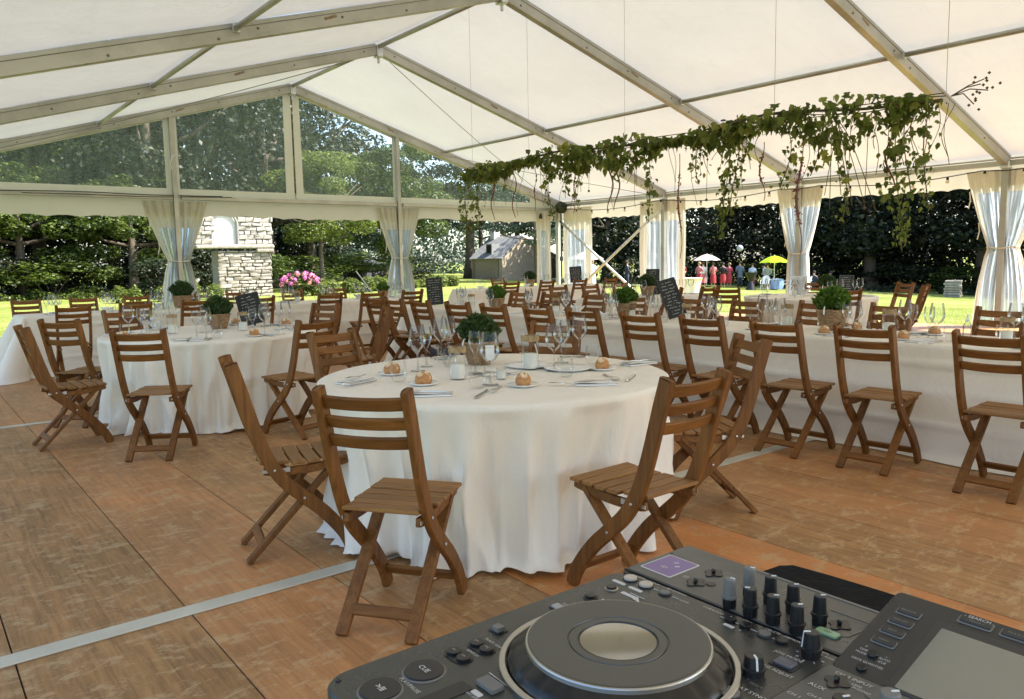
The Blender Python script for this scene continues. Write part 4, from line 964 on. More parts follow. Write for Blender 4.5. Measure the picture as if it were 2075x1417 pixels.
M_CRBTN = plain('cream_button', (0.52, 0.45, 0.37), 0.35, var=0.03)
M_LCD = plain('touch_screen_glass', (0.30, 0.31, 0.28), 0.10, 0.75, 0.03)
dj = empty('dj_player', (-6.70970, -16.75819, DZ), 0, 'dark grey all-in-one music player with jog wheel, knobs and screen in the foreground', 'music player')
def D(u, v, z=0.0): return (u, -v, z)
def dbox(name, u0, u1, v0, v1, z0, z1, mat, bev=0.002, parent=dj):
    m = MB(); m.box(((u0+u1)/2, -(v0+v1)/2, (z0+z1)/2), (u1-u0, v1-v0, z1-z0)); return m.build(name, mat, parent, bevel=bev)
def rr(u0, u1, v0, v1, r, n=5):
    P = []
    for (cu, cv, a0) in ((u1-r, v0+r, -PI/2), (u1-r, v1-r, 0), (u0+r, v1-r, PI/2), (u0+r, v0+r, PI)):
        for k in range(n+1): a = a0+PI/2*k/n; P.append((cu+r*math.cos(a), cv+r*math.sin(a)))
    return [(u, -v) for u, v in P][::-1]
def rbox(name, u0, u1, v0, v1, z0, z1, r, mat, bev=0.0, parent=dj):
    m = MB(); m.prism(rr(u0, u1, v0, v1, r), z0, z1); return m.build(name, mat, parent, bevel=bev)
def disc(name, u, v, r, z0, z1, mat, n=28, bev=0.0, parent=dj, r1=None):
    m = MB(); m.lathe([(r, z0), (r1 or r, z1-0.0006), ((r1 or r)-0.0006, z1), (0, z1)], n, c=(u, -v, 0)); return m.build(name, mat, parent, smooth=False)
# body
rbox('body', -0.470, -0.0835, -0.001, 0.74, -0.095, 0.0, 0.028, M_DJ, 0.0025)
rbox('rear_panel', -0.0820, 0.032, 0.0, 0.74, -0.095, 0.0012, 0.006, M_DJ2, 0.002)
rbox('mixer_panel', -0.440, -0.107, 0.2715, 0.46, -0.002, 0.0025, 0.004, M_DJ2, 0.001)
dbox('seam', -0.46, -0.108, 0.2695, 0.2712, -0.001, 0.0009, M_BLACK, 0)
dbox('seam', -0.0832, -0.0822, 0.0, 0.27, -0.003, 0.0008, M_BLACK, 0)
# lettering
def text(s, u, v, size, z=0.0006, rot=0.0, mat=None, parent=dj, al='CENTER', bold=0.0):
    c = bpy.data.curves.new('lettering', 'FONT'); c.body = s; c.size = size; c.align_x = al; c.align_y = 'CENTER'; c.offset = bold; c.resolution_u = 2
    o = bpy.data.objects.new('lettering', c); dg = None
    col.objects.link(o); bpy.context.view_layer.update()
    me = bpy.data.meshes.new_from_object(o.evaluated_get(bpy.context.evaluated_depsgraph_get())); col.objects.unlink(o); bpy.data.objects.remove(o); bpy.data.curves.remove(c)
    me.materials.clear(); me.materials.append(mat or M_PRINT)
    return link('lettering', me, parent, D(u, v, z), (0, 0, -PI/2+rot))
def line(u0, v0, u1, v1, w_=0.0012, z=0.0006, mat=None):
    m = MB(); a = Vector(D(u0, v0, z)); b_ = Vector(D(u1, v1, z)); m.bar(a, b_, w_, 0.0005); return m.build('printed_line', mat or M_PRINT, dj)
# jog wheel
JU, JV = -0.2435, 0.1455
def lat(name, prof, mat, smooth=False, n=72): m = MB(); m.lathe(prof, n, c=(JU, -JV, 0)); return m.build(name, mat, dj, smooth=smooth)
jw = empty('jog_wheel', (0, 0, 0)); jw.parent = dj; KIDS['dj_player'].append(jw)
def latj(name, prof, mat, n=72):
    m = MB(); m.lathe(prof, n, c=(JU, -JV, 0)); return m.build(name, mat, jw)
latj('outer_ring', [(0.1085, 0.0), (0.1085, 0.0035), (0.1075, 0.0042), (0.1030, 0.0042), (0.1020, 0.0030), (0.1015, 0.0005)], M_SILV)
# dimpled black flank
m = MB(); n = 144; P = []
prof = [(0.1010, 0.0006), (0.0995, 0.006), (0.094, 0.0105), (0.088, 0.0145), (0.0845, 0.0165)]
for j, (r, z) in enumerate(prof):
    for k in range(n):
        a = 2*PI*k/n; dmp = 0.0012*max(0, math.cos(24*a))**2*(1 if j in (1, 2, 3) else 0)
        P.append((JU+(r-dmp)*math.cos(a), -JV+(r-dmp)*math.sin(a), z-dmp*0.8))
m.grid(P, n, len(prof), closed=True); m.build('dimpled_rim', M_GLOSSB, jw, smooth=True)
latj('polished_edge', [(0.0845, 0.0160), (0.0843, 0.0198), (0.0836, 0.0208), (0.0822, 0.0211)], M_SILV)
latj('platter', [(0.0822, 0.0213), (0.080, 0.0216), (0.046, 0.0205), (0.0455, 0.0195), (0.0445, 0.0195), (0.0440, 0.0205), (0.0365, 0.0205)], M_JOGT)
latj('display_bezel', [(0.0365, 0.0207), (0.0360, 0.0196), (0.0345, 0.0196)], M_BLACK)
latj('display_window', [(0.0346, 0.0197), (0.0, 0.0197)], M_MIR)
# big buttons
for u, v, name in ((-0.4345, 0.050, 'play'), (-0.3890, 0.0475, 'cue')):
    disc('button_ring', u, v, 0.0200, 0, 0.0008, M_GKNOB, 36); disc('button', u, v, 0.0180, 0, 0.0022, M_BLACK, 36)
text('CUE', -0.389, 0.0475, 0.0075, 0.0027, bold=0.0001)
text('▶/❚❚' if False else '>/II', -0.4345, 0.050, 0.0085, 0.0027, bold=0.0002)
text('PLAY/PAUSE', -0.4115, 0.060, 0.0058, rot=0)
for c0, u, v, lab, g_ in ((0, -0.324, 0.0455, 'TRACK SEARCH', ('|<<', '>>|')), (1, -0.350, 0.0450, 'SEARCH', ('<<', '>>'))):
    rbox('button_well', u-0.0095, u+0.0095, v-0.0165, v+0.0165, 0, 0.0009, 0.009, M_BLACK)
    for q, s in ((-0.0078, g_[0]), (0.0078, g_[1])):
        disc('button', u, v+q, 0.0070, 0, 0.0034, M_GLOSSB, 20); text(s, u, v+q, 0.0042, 0.0040)
    text(lab, u+0.013, v+0.004, 0.0046)
rbox('button_well', -0.2985, -0.2845, 0.020, 0.0365, 0, 0.0009, 0.002, M_BLACK); rbox('button', -0.296, -0.287, 0.0235, 0.0335, 0, 0.0055, 0.0012, M_GKNOB, 0.0006)
rbox('button_well', -0.2195, -0.206, 0.020, 0.037, 0, 0.0009, 0.002, M_BLACK); rbox('button', -0.2175, -0.208, 0.0225, 0.0345, 0, 0.0030, 0.0012, plain('pale_button', (0.38, 0.37, 0.34), 0.4), 0.0006)
text('SLIP', -0.2015, 0.0285, 0.0050); text('REV', -0.292, 0.062, 0.0050)
disc('button_ring', -0.169, 0.032, 0.0085, 0, 0.0012, M_BLACK); disc('button', -0.169, 0.032, 0.006, 0, 0.0035, M_GLOSSB); disc('indicator', -0.163, 0.045, 0.0016, 0, 0.001, M_PRINT, 10)
disc('button_ring', -0.135, 0.030, 0.0075, 0, 0.0012, M_SILV); disc('button', -0.135, 0.030, 0.006, 0, 0.0032, M_GLOSSB)
for u, v in ((-0.101, 0.0265), (-0.101, 0.0500)):
    disc('button_ring', u, v, 0.0088, 0, 0.0012, M_BLACK); disc('button', u, v, 0.0076, 0, 0.0035, M_CRBTN)
text('LOOP IN', -0.0895, 0.029, 0.0046); text('OUT', -0.0895, 0.054, 0.0046)
for u, v in ((-0.117, 0.024), (-0.117, 0.049)):
    rbox('label_bar', u-0.0025, u+0.0025, v-0.0095, v+0.0095, 0, 0.0006, 0.002, M_PRINT)
rbox('label_bar', -0.1360, -0.1310, 0.044, 0.066, 0, 0.0006, 0.0015, M_PRINT)
m = MB(); m.add([D(-0.138, 0.064, 0.0007), D(-0.129, 0.064, 0.0007), D(-0.1395, 0.076, 0.0007)], [(0, 1, 2)]); m.build('printed_arrow', M_PRINT, dj)
line(-0.1285, 0.052, -0.1285, 0.073, 0.0006)
disc('button_ring', -0.101, 0.0775, 0.0078, 0, 0.0012, M_BLACK); disc('button', -0.101, 0.0775, 0.0055, 0, 0.003, M_GKNOB); text('RELOOP/EXIT', -0.0885, 0.083, 0.0044); line(-0.101, 0.062, -0.101, 0.069, 0.0005); text('LOOP', -0.101, 0.104, 0.0044); line(-0.101, 0.087, -0.101, 0.097, 0.0005)
text('CUE/LOOP', -0.095, 0.137, 0.0052); line(-0.1005, 0.150, -0.1005, 0.213, 0.0006)
for v in (0.1625, 0.180): disc('button', -0.1005, v, 0.0060, 0, 0.0040, M_GLOSSB, 18); 
text('CALL', -0.089, 0.174, 0.0048); text('^', -0.1005, 0.1625, 0.006, 0.0046)
rbox('label_bar', -0.113, -0.1085, 0.162, 0.174, 0, 0.0006, 0.001, M_PRINT); text('-', -0.111, 0.155, 0.006); text('+', -0.111, 0.181, 0.006)
disc('button_ring', -0.1005, 0.202, 0.0082, 0, 0.0012, M_BLACK); disc('button', -0.1005, 0.202, 0.0060, 0, 0.0035, M_GKNOB, 18); text('DELETE', -0.0885, 0.203, 0.0050)
disc('button', -0.1005, 0.2205, 0.0062, 0, 0.0035, M_GLOSSB, 18); text('MEMORY', -0.0885, 0.226, 0.0050)
def knob(u, v, r, h, mat, ang=0.0, topm=None, z=0.0012, fat=True, mark=None):
    k = empty('knob', D(u, v, z)); k.parent = dj; KIDS['dj_player'].append(k)
    m = MB(); m.lathe([(r*1.0, 0.0), (r*0.98, h*0.30), (r*1.22, h*0.32), (r*1.20, h*0.40), (r*1.0, h*0.42), (r*0.86, h*0.97), (r*0.78, h), (0, h)], 22)
    for q in range(11):
        a = 2*PI*q/11; m.bar((r*0.99*math.cos(a), r*0.99*math.sin(a), 0.001), (r*0.97*math.cos(a), r*0.97*math.sin(a), h*0.3), r*0.18, r*0.12, (math.cos(a), math.sin(a), 0))
    m.build('knob_body', mat, k)
    m = MB(); c, s = math.cos(ang), math.sin(ang); m.bar((r*0.1*c, r*0.1*s, h+0.0004), (r*0.80*c, r*0.80*s, h+0.0004), r*0.20, 0.0008)
    if mark == 'side': m.bar((r*0.80*c, r*0.80*s, h+0.0002), (r*1.04*c, r*1.04*s, h*0.40), r*0.20, r*0.10, (c, s, 0))
    m.build('pointer', M_WHITE, k)
    if topm:
        m = MB(); m.lathe([(r*1.23, h*0.325), (r*1.21, h*0.41), (r*1.02, h*0.425), (r*0.88, h*0.972), (r*0.80, h*1.004), (0, h*1.003)], 22); m.build('knob_cap', topm, k)
    return k
knob(-0.076, 0.143, 0.0066, 0.031, M_BLACK, -1.2, M_GKNOB); knob(-0.0385, 0.141, 0.0066, 0.032, M_BLACK, -1.2, M_GKNOB)
knob(-0.077, 0.169, 0.0068, 0.029, M_BLACK, 2.2); knob(-0.0375, 0.166, 0.0068, 0.030, M_BLACK, -0.8)
knob(-0.0745, 0.1935, 0.0068, 0.029, M_BLACK, -0.8); knob(-0.0385, 0.193, 0.0068, 0.030, M_BLACK, -0.7)
knob(-0.0755, 0.2205, 0.0068, 0.029, M_BLACK, -0.6); knob(-0.0415, 0.224, 0.0068, 0.030, M_BLACK, -0.8)
knob(-0.168, 0.2365, 0.0090, 0.017, M_BLACK, -2.2, mark='side', z=0); knob(-0.1035, 0.2525, 0.0082, 0.024, M_BLACK, 2.45, mark='side', z=0)
knob(-0.172, 0.3580, 0.0085, 0.036, M_GKNOB, -0.6, z=0.0025)
knob(-0.190, 0.3300, 0.0080, 0.026, M_BLACK, -0.5, z=0.0025)
text('JOG ADJUST', -0.150, 0.247, 0.0060, rot=0); text('- LIGHT', -0.184, 0.224, 0.0042, mat=M_PRINTD); text('HEAVY', -0.184, 0.25, 0.0042, mat=M_PRINTD)
text('VINYL', -0.0890, 0.2495, 0.0048, al='LEFT'); text('SPEED ADJUST', -0.0945, 0.246, 0.0048, al='LEFT')
text('JOG MODE', -0.1195, 0.240, 0.0058); rbox('button_well', -0.1435, -0.1235, 0.2335, 0.2575, 0, 0.0008, 0.003, M_BLACK); rbox('button', -0.1410, -0.1265, 0.2365, 0.2545, 0, 0.0028, 0.002, plain('blue_grey_key', (0.085, 0.09, 0.12), 0.3), 0.0006); text('VINYL', -0.134, 0.2455, 0.0050, 0.0034, mat=M_PRINTD)
for k in range(7):
    a = 2.45-2.2+k*0.73; line(-0.1035+0.0112*math.cos(a), 0.2525-0.0112*math.sin(a), -0.1035+0.0138*math.cos(a), 0.2525-0.0138*math.sin(a), 0.0007)
disc('button_ring', -0.212, 0.2440, 0.0100, 0, 0.0012, M_BLACK); disc('button', -0.212, 0.2440, 0.0085, 0, 0.0035, M_GKNOB); text('BEAT SYNC', -0.197, 0.252, 0.0062)
rbox('label_bar', -0.223, -0.2195, 0.2275, 0.236, 0, 0.0006, 0.001, M_PRINT)
# lower left panel lines near the jog
rbox('button_well', -0.420, -0.372, 0.083, 0.100, 0, 0.0009, 0.002, M_BLACK); rbox('button', -0.366, -0.352, 0.094, 0.118, 0, 0.0045, 0.002, M_GKNOB, 0.0006)
rbox('label_bar', -0.3765, -0.371, 0.101, 0.113, 0, 0.0006, 0.001, M_PRINT); line(-0.346, 0.087, -0.3475, 0.118, 0.0008); line(-0.317, 0.0775, -0.330, 0.0845, 0.0008)
text('BEAT JUMP', -0.3795, 0.108, 0.0040)
# rear panel
rbox('sticker_border', -0.066, -0.0115, 0.0085, 0.0540, 0.0012, 0.0016, 0.002, M_PRINT); rbox('sticker', -0.0640, -0.0135, 0.0105, 0.0520, 0.0012, 0.0019, 0.0015, M_PURP)
text('djs', -0.047, 0.030, 0.0090, 0.0022); line(-0.030, 0.030, -0.026, 0.034, 0.002, 0.0022); line(-0.038, 0.038, -0.034, 0.042, 0.002, 0.0022)
disc('printed_mark', -0.050, 0.0640, 0.0042, 0.0012, 0.0016, M_PRINTD, 16)
def toggle(u, v, z=0.0012):
    t_ = empty('input_switch', D(u, v, z)); t_.parent = dj; KIDS['dj_player'].append(t_)
    m = MB()
    P = []
    for k in range(24):
        a = 2*PI*k/24; r = 0.0112*(1+0.22*math.cos(4*a)); P.append((r*math.cos(a), r*0.85*math.sin(a)))
    m.prism(P, 0, 0.0011); m.build('switch_well', M_GLOSSB, t_)
    m = MB(); m.box((0.001, 0.001, 0.003), (0.005, 0.004, 0.004), Matrix.Rotation(0.4, 3, 'Y')); m.build('switch_lever', M_BLACK, t_, bevel=0.001)
toggle(-0.0545, 0.0820); toggle(-0.0180, 0.0785); toggle(-0.0290, 0.2385); toggle(-0.1300, 0.2930, 0.0025)
disc('button', -0.0450, 0.0955, 0.0058, 0, 0.0022, M_GLOSSB, 20)
for (s, u, v, sz) in (('MASTER', -0.006, 0.094, 0.0044), ('LINE', -0.041, 0.088, 0.004), ('1', -0.0635, 0.101, 0.006), ('BOOTH', -0.004, 0.158, 0.0044), ('TRIM', -0.058, 0.1285, 0.0040), ('LEVEL', -0.056, 0.155, 0.004), ('HI', -0.020, 0.156, 0.004), ('EQ', -0.057, 0.181, 0.004), ('LOW', -0.020, 0.181, 0.004), ('MIC', -0.057, 0.207, 0.0046), ('MAX', -0.020, 0.210, 0.004), ('ECHO', -0.0575, 0.2330, 0.0040)):
    text(s, u, v, sz, 0.0018, mat=M_PRINTD)
line(0.026, 0.10, 0.026, 0.26, 0.0025, 0.0016, M_PRINTD); line(-0.068, 0.228, -0.046, 0.2555, 0.0008, 0.0016, M_PRINTD); line(-0.004, 0.215, -0.004, 0.262, 0.0008, 0.0016, M_PRINTD); line(-0.046, 0.256, -0.004, 0.262, 0.0008, 0.0016, M_PRINTD)
rbox('green_button', -0.0600, -0.0490, 0.2290, 0.2520, 0.0012, 0.0038, 0.003, M_GREEN, 0.0005); text('ON', -0.0545, 0.2405, 0.0045, 0.0041, mat=M_BLACK)
text('BOOTH MONITOR', -0.009, 0.240, 0.0040, 0.0018, mat=M_PRINTD); text('OFF  ON', -0.0170, 0.249, 0.0036, 0.0018, mat=M_PRINTD)
# mixer panel text
text('CH 3 INPUT', -0.1165, 0.3000, 0.0062, 0.0032); text('LINE', -0.124, 0.307, 0.0044, 0.0032); text('PHONO', -0.1285, 0.3135, 0.0044, 0.0032); text('AUX', -0.1500, 0.2860, 0.0072, 0.0032); line(-0.131, 0.318, -0.137, 0.334, 0.0008, 0.0032, M_PRINTD)
text('CH 2', -0.166, 0.293, 0.0056, 0.0032); text('CH 1', -0.176, 0.281, 0.0056, 0.0032)
# raised screen unit, tilted towards the operator
su = empty('screen_unit', D(0.019, 0.2712, 0.035), 0); su.parent = dj; KIDS['dj_player'].append(su)
TILT = 0.277; su.rotation_euler = (0, -TILT, 0)    # local -x runs towards the operator and down
def sbox(name, u0, u1, v0, v1, z0, z1, r, mat, bev=0.0):
    m = MB(); P = [(u, -v) for u, v in [(a, -b_) for a, b_ in rr(u0, u1, v0, v1, r)]]; m.prism(P, z0, z1); return m.build(name, mat, su, bevel=bev)
sbox('housing', -0.1295, 0.0, 0.0, 0.30, -0.03, 0.0, 0.007, M_DJS, 0.0018)
sbox('screen_frame', -0.1275, -0.0236, 0.0485, 0.27, 0.0, 0.0012, 0.004, plain('screen_bezel', (0.040, 0.040, 0.036), 0.25), 0.0005)
sbox('display_screen', -0.1240, -0.0345, 0.0560, 0.26, 0.0012, 0.0016, 0.001, M_LCD)
def stext(s, u, v, size, z=0.0006, mat=None): return text(s, u, v, size, z, parent=su, mat=mat)
for k in range(4):
    u = -0.0280-0.0161*k; v = 0.0237
    sbox('key_base', u-0.0056, u+0.0050, v-0.0110, v+0.0110, 0.0, 0.0010, 0.002, M_GKNOB, 0.0003); sbox('key', u-0.0040, u+0.0042, v-0.0098, v+0.0098, 0.0, 0.0024, 0.0016, M_DJS, 0.0004)
    stext(['BROWSE', 'TAG LIST', 'INFO', 'MENU'][k], u, v, 0.0034, 0.0028, M_PRINTD)
for v in (0.0755, 0.1100):
    sbox('key_base', -0.0180, -0.0065, v-0.0145, v+0.0145, 0.0, 0.0010, 0.002, M_GKNOB, 0.0003); sbox('key', -0.0162, -0.0078, v-0.0130, v+0.0130, 0.0, 0.0024, 0.0016, M_DJS, 0.0004)
stext('- SEARCH', -0.0085, 0.0760, 0.0052, 0.0028); stext('- TRACK +', -0.0135, 0.0760, 0.0032, 0.0028, M_PRINTD); stext('MULTI SET', -0.0120, 0.1100, 0.0036, 0.0028, M_PRINTD)
for u, v in ((-0.0970, 0.0236), (-0.1175, 0.0238)):
    m = MB(); m.lathe([(0.0044, 0), (0.0044, 0.0022), (0.004, 0.0028), (0, 0.0028)], 20, c=(u, -v, 0)); m.build('button', M_GLOSSB, su)
stext('TIME', -0.0950, 0.0143, 0.0036); stext('MODE', -0.0995, 0.0143, 0.0036); stext('AUTO', -0.0975, 0.0345, 0.0036); stext('CUE', -0.1020, 0.0345, 0.0036); stext('-', -0.093, 0.0345, 0.005); stext('DECK QUANTIZE', -0.1088, 0.0245, 0.0036); stext('^', -0.0905, 0.0143, 0.005)
for u, v in ((-0.455, 0.012), (-0.455, 0.255), (-0.092, 0.010), (-0.300, 0.262), (-0.006, 0.006)):
    m = MB(); m.lathe([(0.0026, 0.0006), (0.0020, 0.0016), (0, 0.0016)], 10, c=(u, -v, 0)); m.build('screw', M_BLACK, dj)
text('MULTI PLAYER', -0.3100, 0.245, 0.0060); text('1', -0.438, 0.2450, 0.010); text('HOT CUE', -0.4200, 0.135, 0.0050); line(-0.3920, 0.118, -0.4260, 0.118, 0.0006)
# table underneath and padded case behind
bt = empty('dj_table', (-6.94, -17.1, 0), 0, 'small table hidden under the music player', 'table')
m = MB(); m.box((0, 0, 0.87), (0.40, 0.62, 0.03)); m.build('tabletop', M_BLACK, bt, bevel=0.004)
for sx in (-1, 1):
    for sy in (-1, 1):
        m = MB(); m.tube([(sx*0.17, sy*0.27, 0.0), (sx*0.17, sy*0.27, 0.855)], 0.014, 8); m.build('leg', M_BLACK, bt)
M_FOAM = plain('black_padded_fabric', (0.010, 0.010, 0.011), 0.95, var=0.3, scale=20, bmp=0.3, spec=0.15)
cs = empty('padded_case', (-6.70970, -16.75819, 0.0), 0, 'black padded case standing behind the knobs of the music player', 'case')
m = MB(); P = [(0.036, -0.030), (0.150, -0.018), (0.195, -0.022), (0.214, -0.036), (0.220, -0.09), (0.223, -0.15), (0.226, -0.24), (0.228, -0.34), (0.036, -0.34)]
m.prism(P[::-1], 0.10, 0.925); m.build('shell', M_FOAM, cs, bevel=0.006)
m = MB(); m.box((0.11, -0.19, 0.05), (0.12, 0.24, 0.10)); m.build('foot', M_BLACK, cs)
# ---------------------------------------------------------------- hanging garland
M_IVY = plant_mat('ivy_leaves', (0.055, 0.085, 0.020), (0.21, 0.25, 0.070), 0.55)
M_IVYL = plant_mat('yellowish_vine_leaves', (0.16, 0.19, 0.040), (0.33, 0.33, 0.10), 0.55)
M_BARK = plain('grey_brown_bark', (0.10, 0.078, 0.056), 0.9, var=0.35, scale=12, bmp=0.8)
M_STEM = plain('green_brown_stem', (0.10, 0.075, 0.035), 0.8)
M_RED = plain('dried_red_amaranth', (0.20, 0.075, 0.075), 0.9, var=0.3, scale=60)
M_REDD = plain('dark_red_stem', (0.16, 0.06, 0.05), 0.9)
gx = -1.40
gl = empty('hanging_garland', (gx, -12, 2.5), 0, 'long branch garland of ivy and trailing vines hung on threads above the long table', 'garland')
def leaf_pts(s, lobed=True):
    if lobed: q = [(0, 0), (-.28, .02), (-.52, .22), (-.34, .34), (-.42, .62), (-.16, .58), (0, 1.0), (.16, .58), (.42, .62), (.34, .34), (.52, .22), (.28, .02)]
    else: q = [(0, 0), (-.2, .1), (-.3, .35), (-.22, .65), (0, 1), (.22, .65), (.3, .35), (.2, .1)]
    return [(x*s, y*s, -0.28*s*(y**2)+0.25*s*abs(x)) for x, y in q]
ME_LEAF = []
for k in range(5):
    m = MB(); P = leaf_pts(1.0, True); c = (0, 0.38, 0.02); m.add([c]+P, [(0, i+1, (i+1) % len(P)+1) for i in range(len(P))]); ME_LEAF.append(m.mesh('leaf', M_IVY if k < 3 else M_IVYL))
m = MB(); P = leaf_pts(1.0, False); m.add([(0, 0.45, 0.0)]+P, [(0, i+1, (i+1) % len(P)+1) for i in range(len(P))]); ME_LEAFS = m.mesh('leaf', M_IVYL)
rnd = random.Random(99)
def br_z(y):     # the branch line, y world
    return 0.02*math.sin(y*1.7)+0.015*math.sin(y*4.1)-0.03*max(0, -y-13)
m = MB()
for q in range(4):
    pts = []
    for k in range(60):
        y = -8.75-(14.95-8.75)*k/59; pts.append((0.03*math.sin(y*3+q*2), y+12, br_z(y)+0.03*math.cos(y*2.3+q*1.7)))
    m.tube(pts, 0.012 if q == 0 else 0.004, 6)
m.build('branch', M_BARK, gl)
nleaf = 0
gl.location.y = -11.89; gl.scale = (1, 0.965, 1)
def leafobj(p, s, me=None):
    global nleaf
    nleaf += 1
    o = link('leaf', me or rnd.choice(ME_LEAF), gl, p, (rnd.uniform(-2.3, -0.7), rnd.uniform(-0.7, 0.7), rnd.uniform(0, 2*PI)), (s, s, s)); return o
LM = MB()          # smaller leaves that cannot be picked apart
def leafmb(p, s, lob=False):
    P = leaf_pts(s, lob); E_ = Matrix.Rotation(rnd.uniform(0, 2*PI), 3, 'Z') @ Matrix.Rotation(rnd.uniform(-2.4, -0.6), 3, 'X')
    Q = [E_ @ Vector(v)+Vector(p) for v in P]; c = E_ @ Vector((0, 0.4*s, 0))+Vector(p)
    LM.add([c]+Q, [(0, i+1, (i+1) % len(Q)+1) for i in range(len(Q))])
for k in range(200):
    y = rnd.uniform(-14.8, -8.8); th = 0.10+0.05*math.sin(y*2.1)+0.05*math.sin(y*5.3+1)
    leafobj((rnd.gauss(0, 0.07), y+12, br_z(y)+rnd.uniform(-th*1.4, th*0.7)), rnd.uniform(0.07, 0.145))
for k in range(1700):
    y = rnd.uniform(-14.8, -8.75); th = 0.10+0.05*math.sin(y*2.1)+0.05*math.sin(y*5.3+1)
    leafmb((rnd.gauss(0, 0.08), y+12, br_z(y)+rnd.uniform(-th*1.5, th*0.75)), rnd.uniform(0.035, 0.095), rnd.random() < 0.5)
# trailing vines: (y, length, leaf density, spread)
VM = MB()
trails = [(-8.78, 0.95, 1.5, .07), (-8.95, 0.75, 1.1, .05), (-9.6, 0.3, .7, .04), (-10.55, 0.75, .8, .04), (-11.0, 0.62, .6, .035), (-10.8, 0.45, 1.3, .06), (-12.0, 0.8, 1.0, .035), (-11.6, 0.35, 1.2, .06), (-12.65, 0.42, 1.2, .06), (-13.05, 1.0, 1.7, .05), (-13.12, 0.8, 1.4, .05), (-13.62, 0.6, 1.3, .05), (-13.88, 0.5, 1.2, .045), (-14.18, 0.85, 0.7, .04), (-14.62, 1.08, 1.9, .055), (-14.72, 0.7, 1.2, .05), (-14.86, 0.78, 1.3, .05)]
for (y, ln, dn, sp) in trails:
    x0 = rnd.uniform(-0.05, 0.05); P = []
    for k in range(14):
        u = k/13; P.append((x0+0.03*math.sin(u*5+y), y+12+0.04*math.sin(u*4+y*3), br_z(y)-ln*u))
    VM.tube(P, 0.0045, 4)
    for k in range(int(ln*dn*95)):
        u = rnd.random()**0.85; i = min(12, int(u*13)); q = P[i]
        w_ = sp*(1-0.55*u)
        leafmb((q[0]+rnd.gauss(0, w_), q[1]+rnd.gauss(0, w_*1.2), q[2]-rnd.random()*ln/13), rnd.uniform(0.03, 0.075)*(1-0.35*u), rnd.random() < 0.4)
    for k in range(int(4*dn)):
        u = rnd.random()*0.7; q = P[int(u*13)]; leafobj((q[0]+rnd.gauss(0, sp), q[1]+rnd.gauss(0, sp), q[2]), rnd.uniform(0.07, 0.12))
# thin bare trails
for k in range(46):
    y = rnd.uniform(-15.0, -8.9); ln = rnd.uniform(0.2, 0.62); ph = rnd.uniform(0, 6)
    VM.tube([(rnd.uniform(-.03, .03)*0+0.05*math.sin(ph+u*3), y+12+0.03*math.sin(ph*2+u*5), br_z(y)-ln*u-0.05) for u in [j/8 for j in range(9)]], 0.0028, 4)
for (ya, yb) in ((-14.05, -14.15), (-14.05, -14.05), (-14.1, -14.35), (-14.1, -14.25), (-14.12, -14.45), (-14.12, -14.0)):
    ln = rnd.uniform(0.55, 0.75); VM.tube([(0.02, ya+12+(yb-ya)*u**0.8, br_z(ya)-0.08-ln*u) for u in [j/8 for j in range(9)]], 0.0035, 4)
o = VM.build('vine_stems', M_STEM, gl); o['kind'] = 'stuff'
o = LM.build('small_leaves', M_IVY, gl); o['kind'] = 'stuff'
def amaranth(y, z0, ln, big):
    P = [(0.02*math.sin(u*9), y+12+0.02*math.sin(u*6+y), br_z(y)-z0-ln*u) for u in [j/14 for j in range(15)]]
    m = MB(); m.tube(P, [0.004]*3+[0.006*big]*4+[0.009*big]*3+[0.004]*5, 6)
    for k in range(int(60*big)):
        q = P[rnd.randint(3, 10)]; m.box((q[0]+rnd.gauss(0, .007*big), q[1]+rnd.gauss(0, .009*big), q[2]+rnd.uniform(-.02, .02)), (0.006, 0.008, 0.012))
    return m.build('amaranth_tassel', M_RED, gl)
for y, z0, ln, b_ in ((-9.35, 0.12, 0.35, .5), (-10.2, 0.12, .5, .5), (-10.9, .1, .55, .6), (-12.45, .15, 1.0, 1.0), (-13.4, .2, .5, .8), (-13.78, .2, .95, 1.5)): amaranth(y, z0, ln, b_)
for y in (-9.3, -9.75, -11.45, -11.55, -14.55):
    m = MB(); ph = y; m.tube([(0.03, y+12+0.045*math.sin(ph+u*7), br_z(y)-0.1-0.55*u) for u in [j/12 for j in range(13)]], [0.004+0.004*math.sin(PI*j/12) for j in range(13)], 5); m.build('twisted_stem', M_REDD, gl)
for y, ln in ((-14.52, 0.42), (-12.75, 0.55), (-11.1, 0.35), (-14.2, .7), (-10.4, 0.4), (-14.35, 0.7)):
    m = MB(); m.tube([(0.05, y+12, br_z(y)-0.06), (0.05, y+12.01, br_z(y)-0.06-ln)], 0.003, 4)
    rr_ = 0.026 if y == -14.52 else 0.014
    m.lathe([(0, rr_), (rr_*.7, rr_*.7), (rr_, 0), (rr_*.7, -rr_*.7), (0, -rr_)], 8, c=(0.05, y+12.01, br_z(y)-0.06-ln)); m.build('seed_head', M_BARK, gl)
# bare twigs and hips at the right end
m = MB()
for (dy, dz) in ((0.20, .05), (0.25, .0), (0.16, -.08), (0.22, .08)):
    m.tube([(0, -15.0+12, br_z(-15.0)), (0.01, -15.0-dy*0.5+12, br_z(-15.0)+dz*0.3+0.03), (0.0, -15.0-dy+12, br_z(-15.0)+dz)], 0.004, 4)
    for q in range(4): m.lathe([(0, .012), (.012, 0), (0, -.012)], 6, c=(rnd.gauss(0, .02), -15-dy+12+rnd.gauss(0, .035), br_z(-15.0)+dz+rnd.gauss(0, .03)))
m.build('berry_twigs', M_BARK, gl)
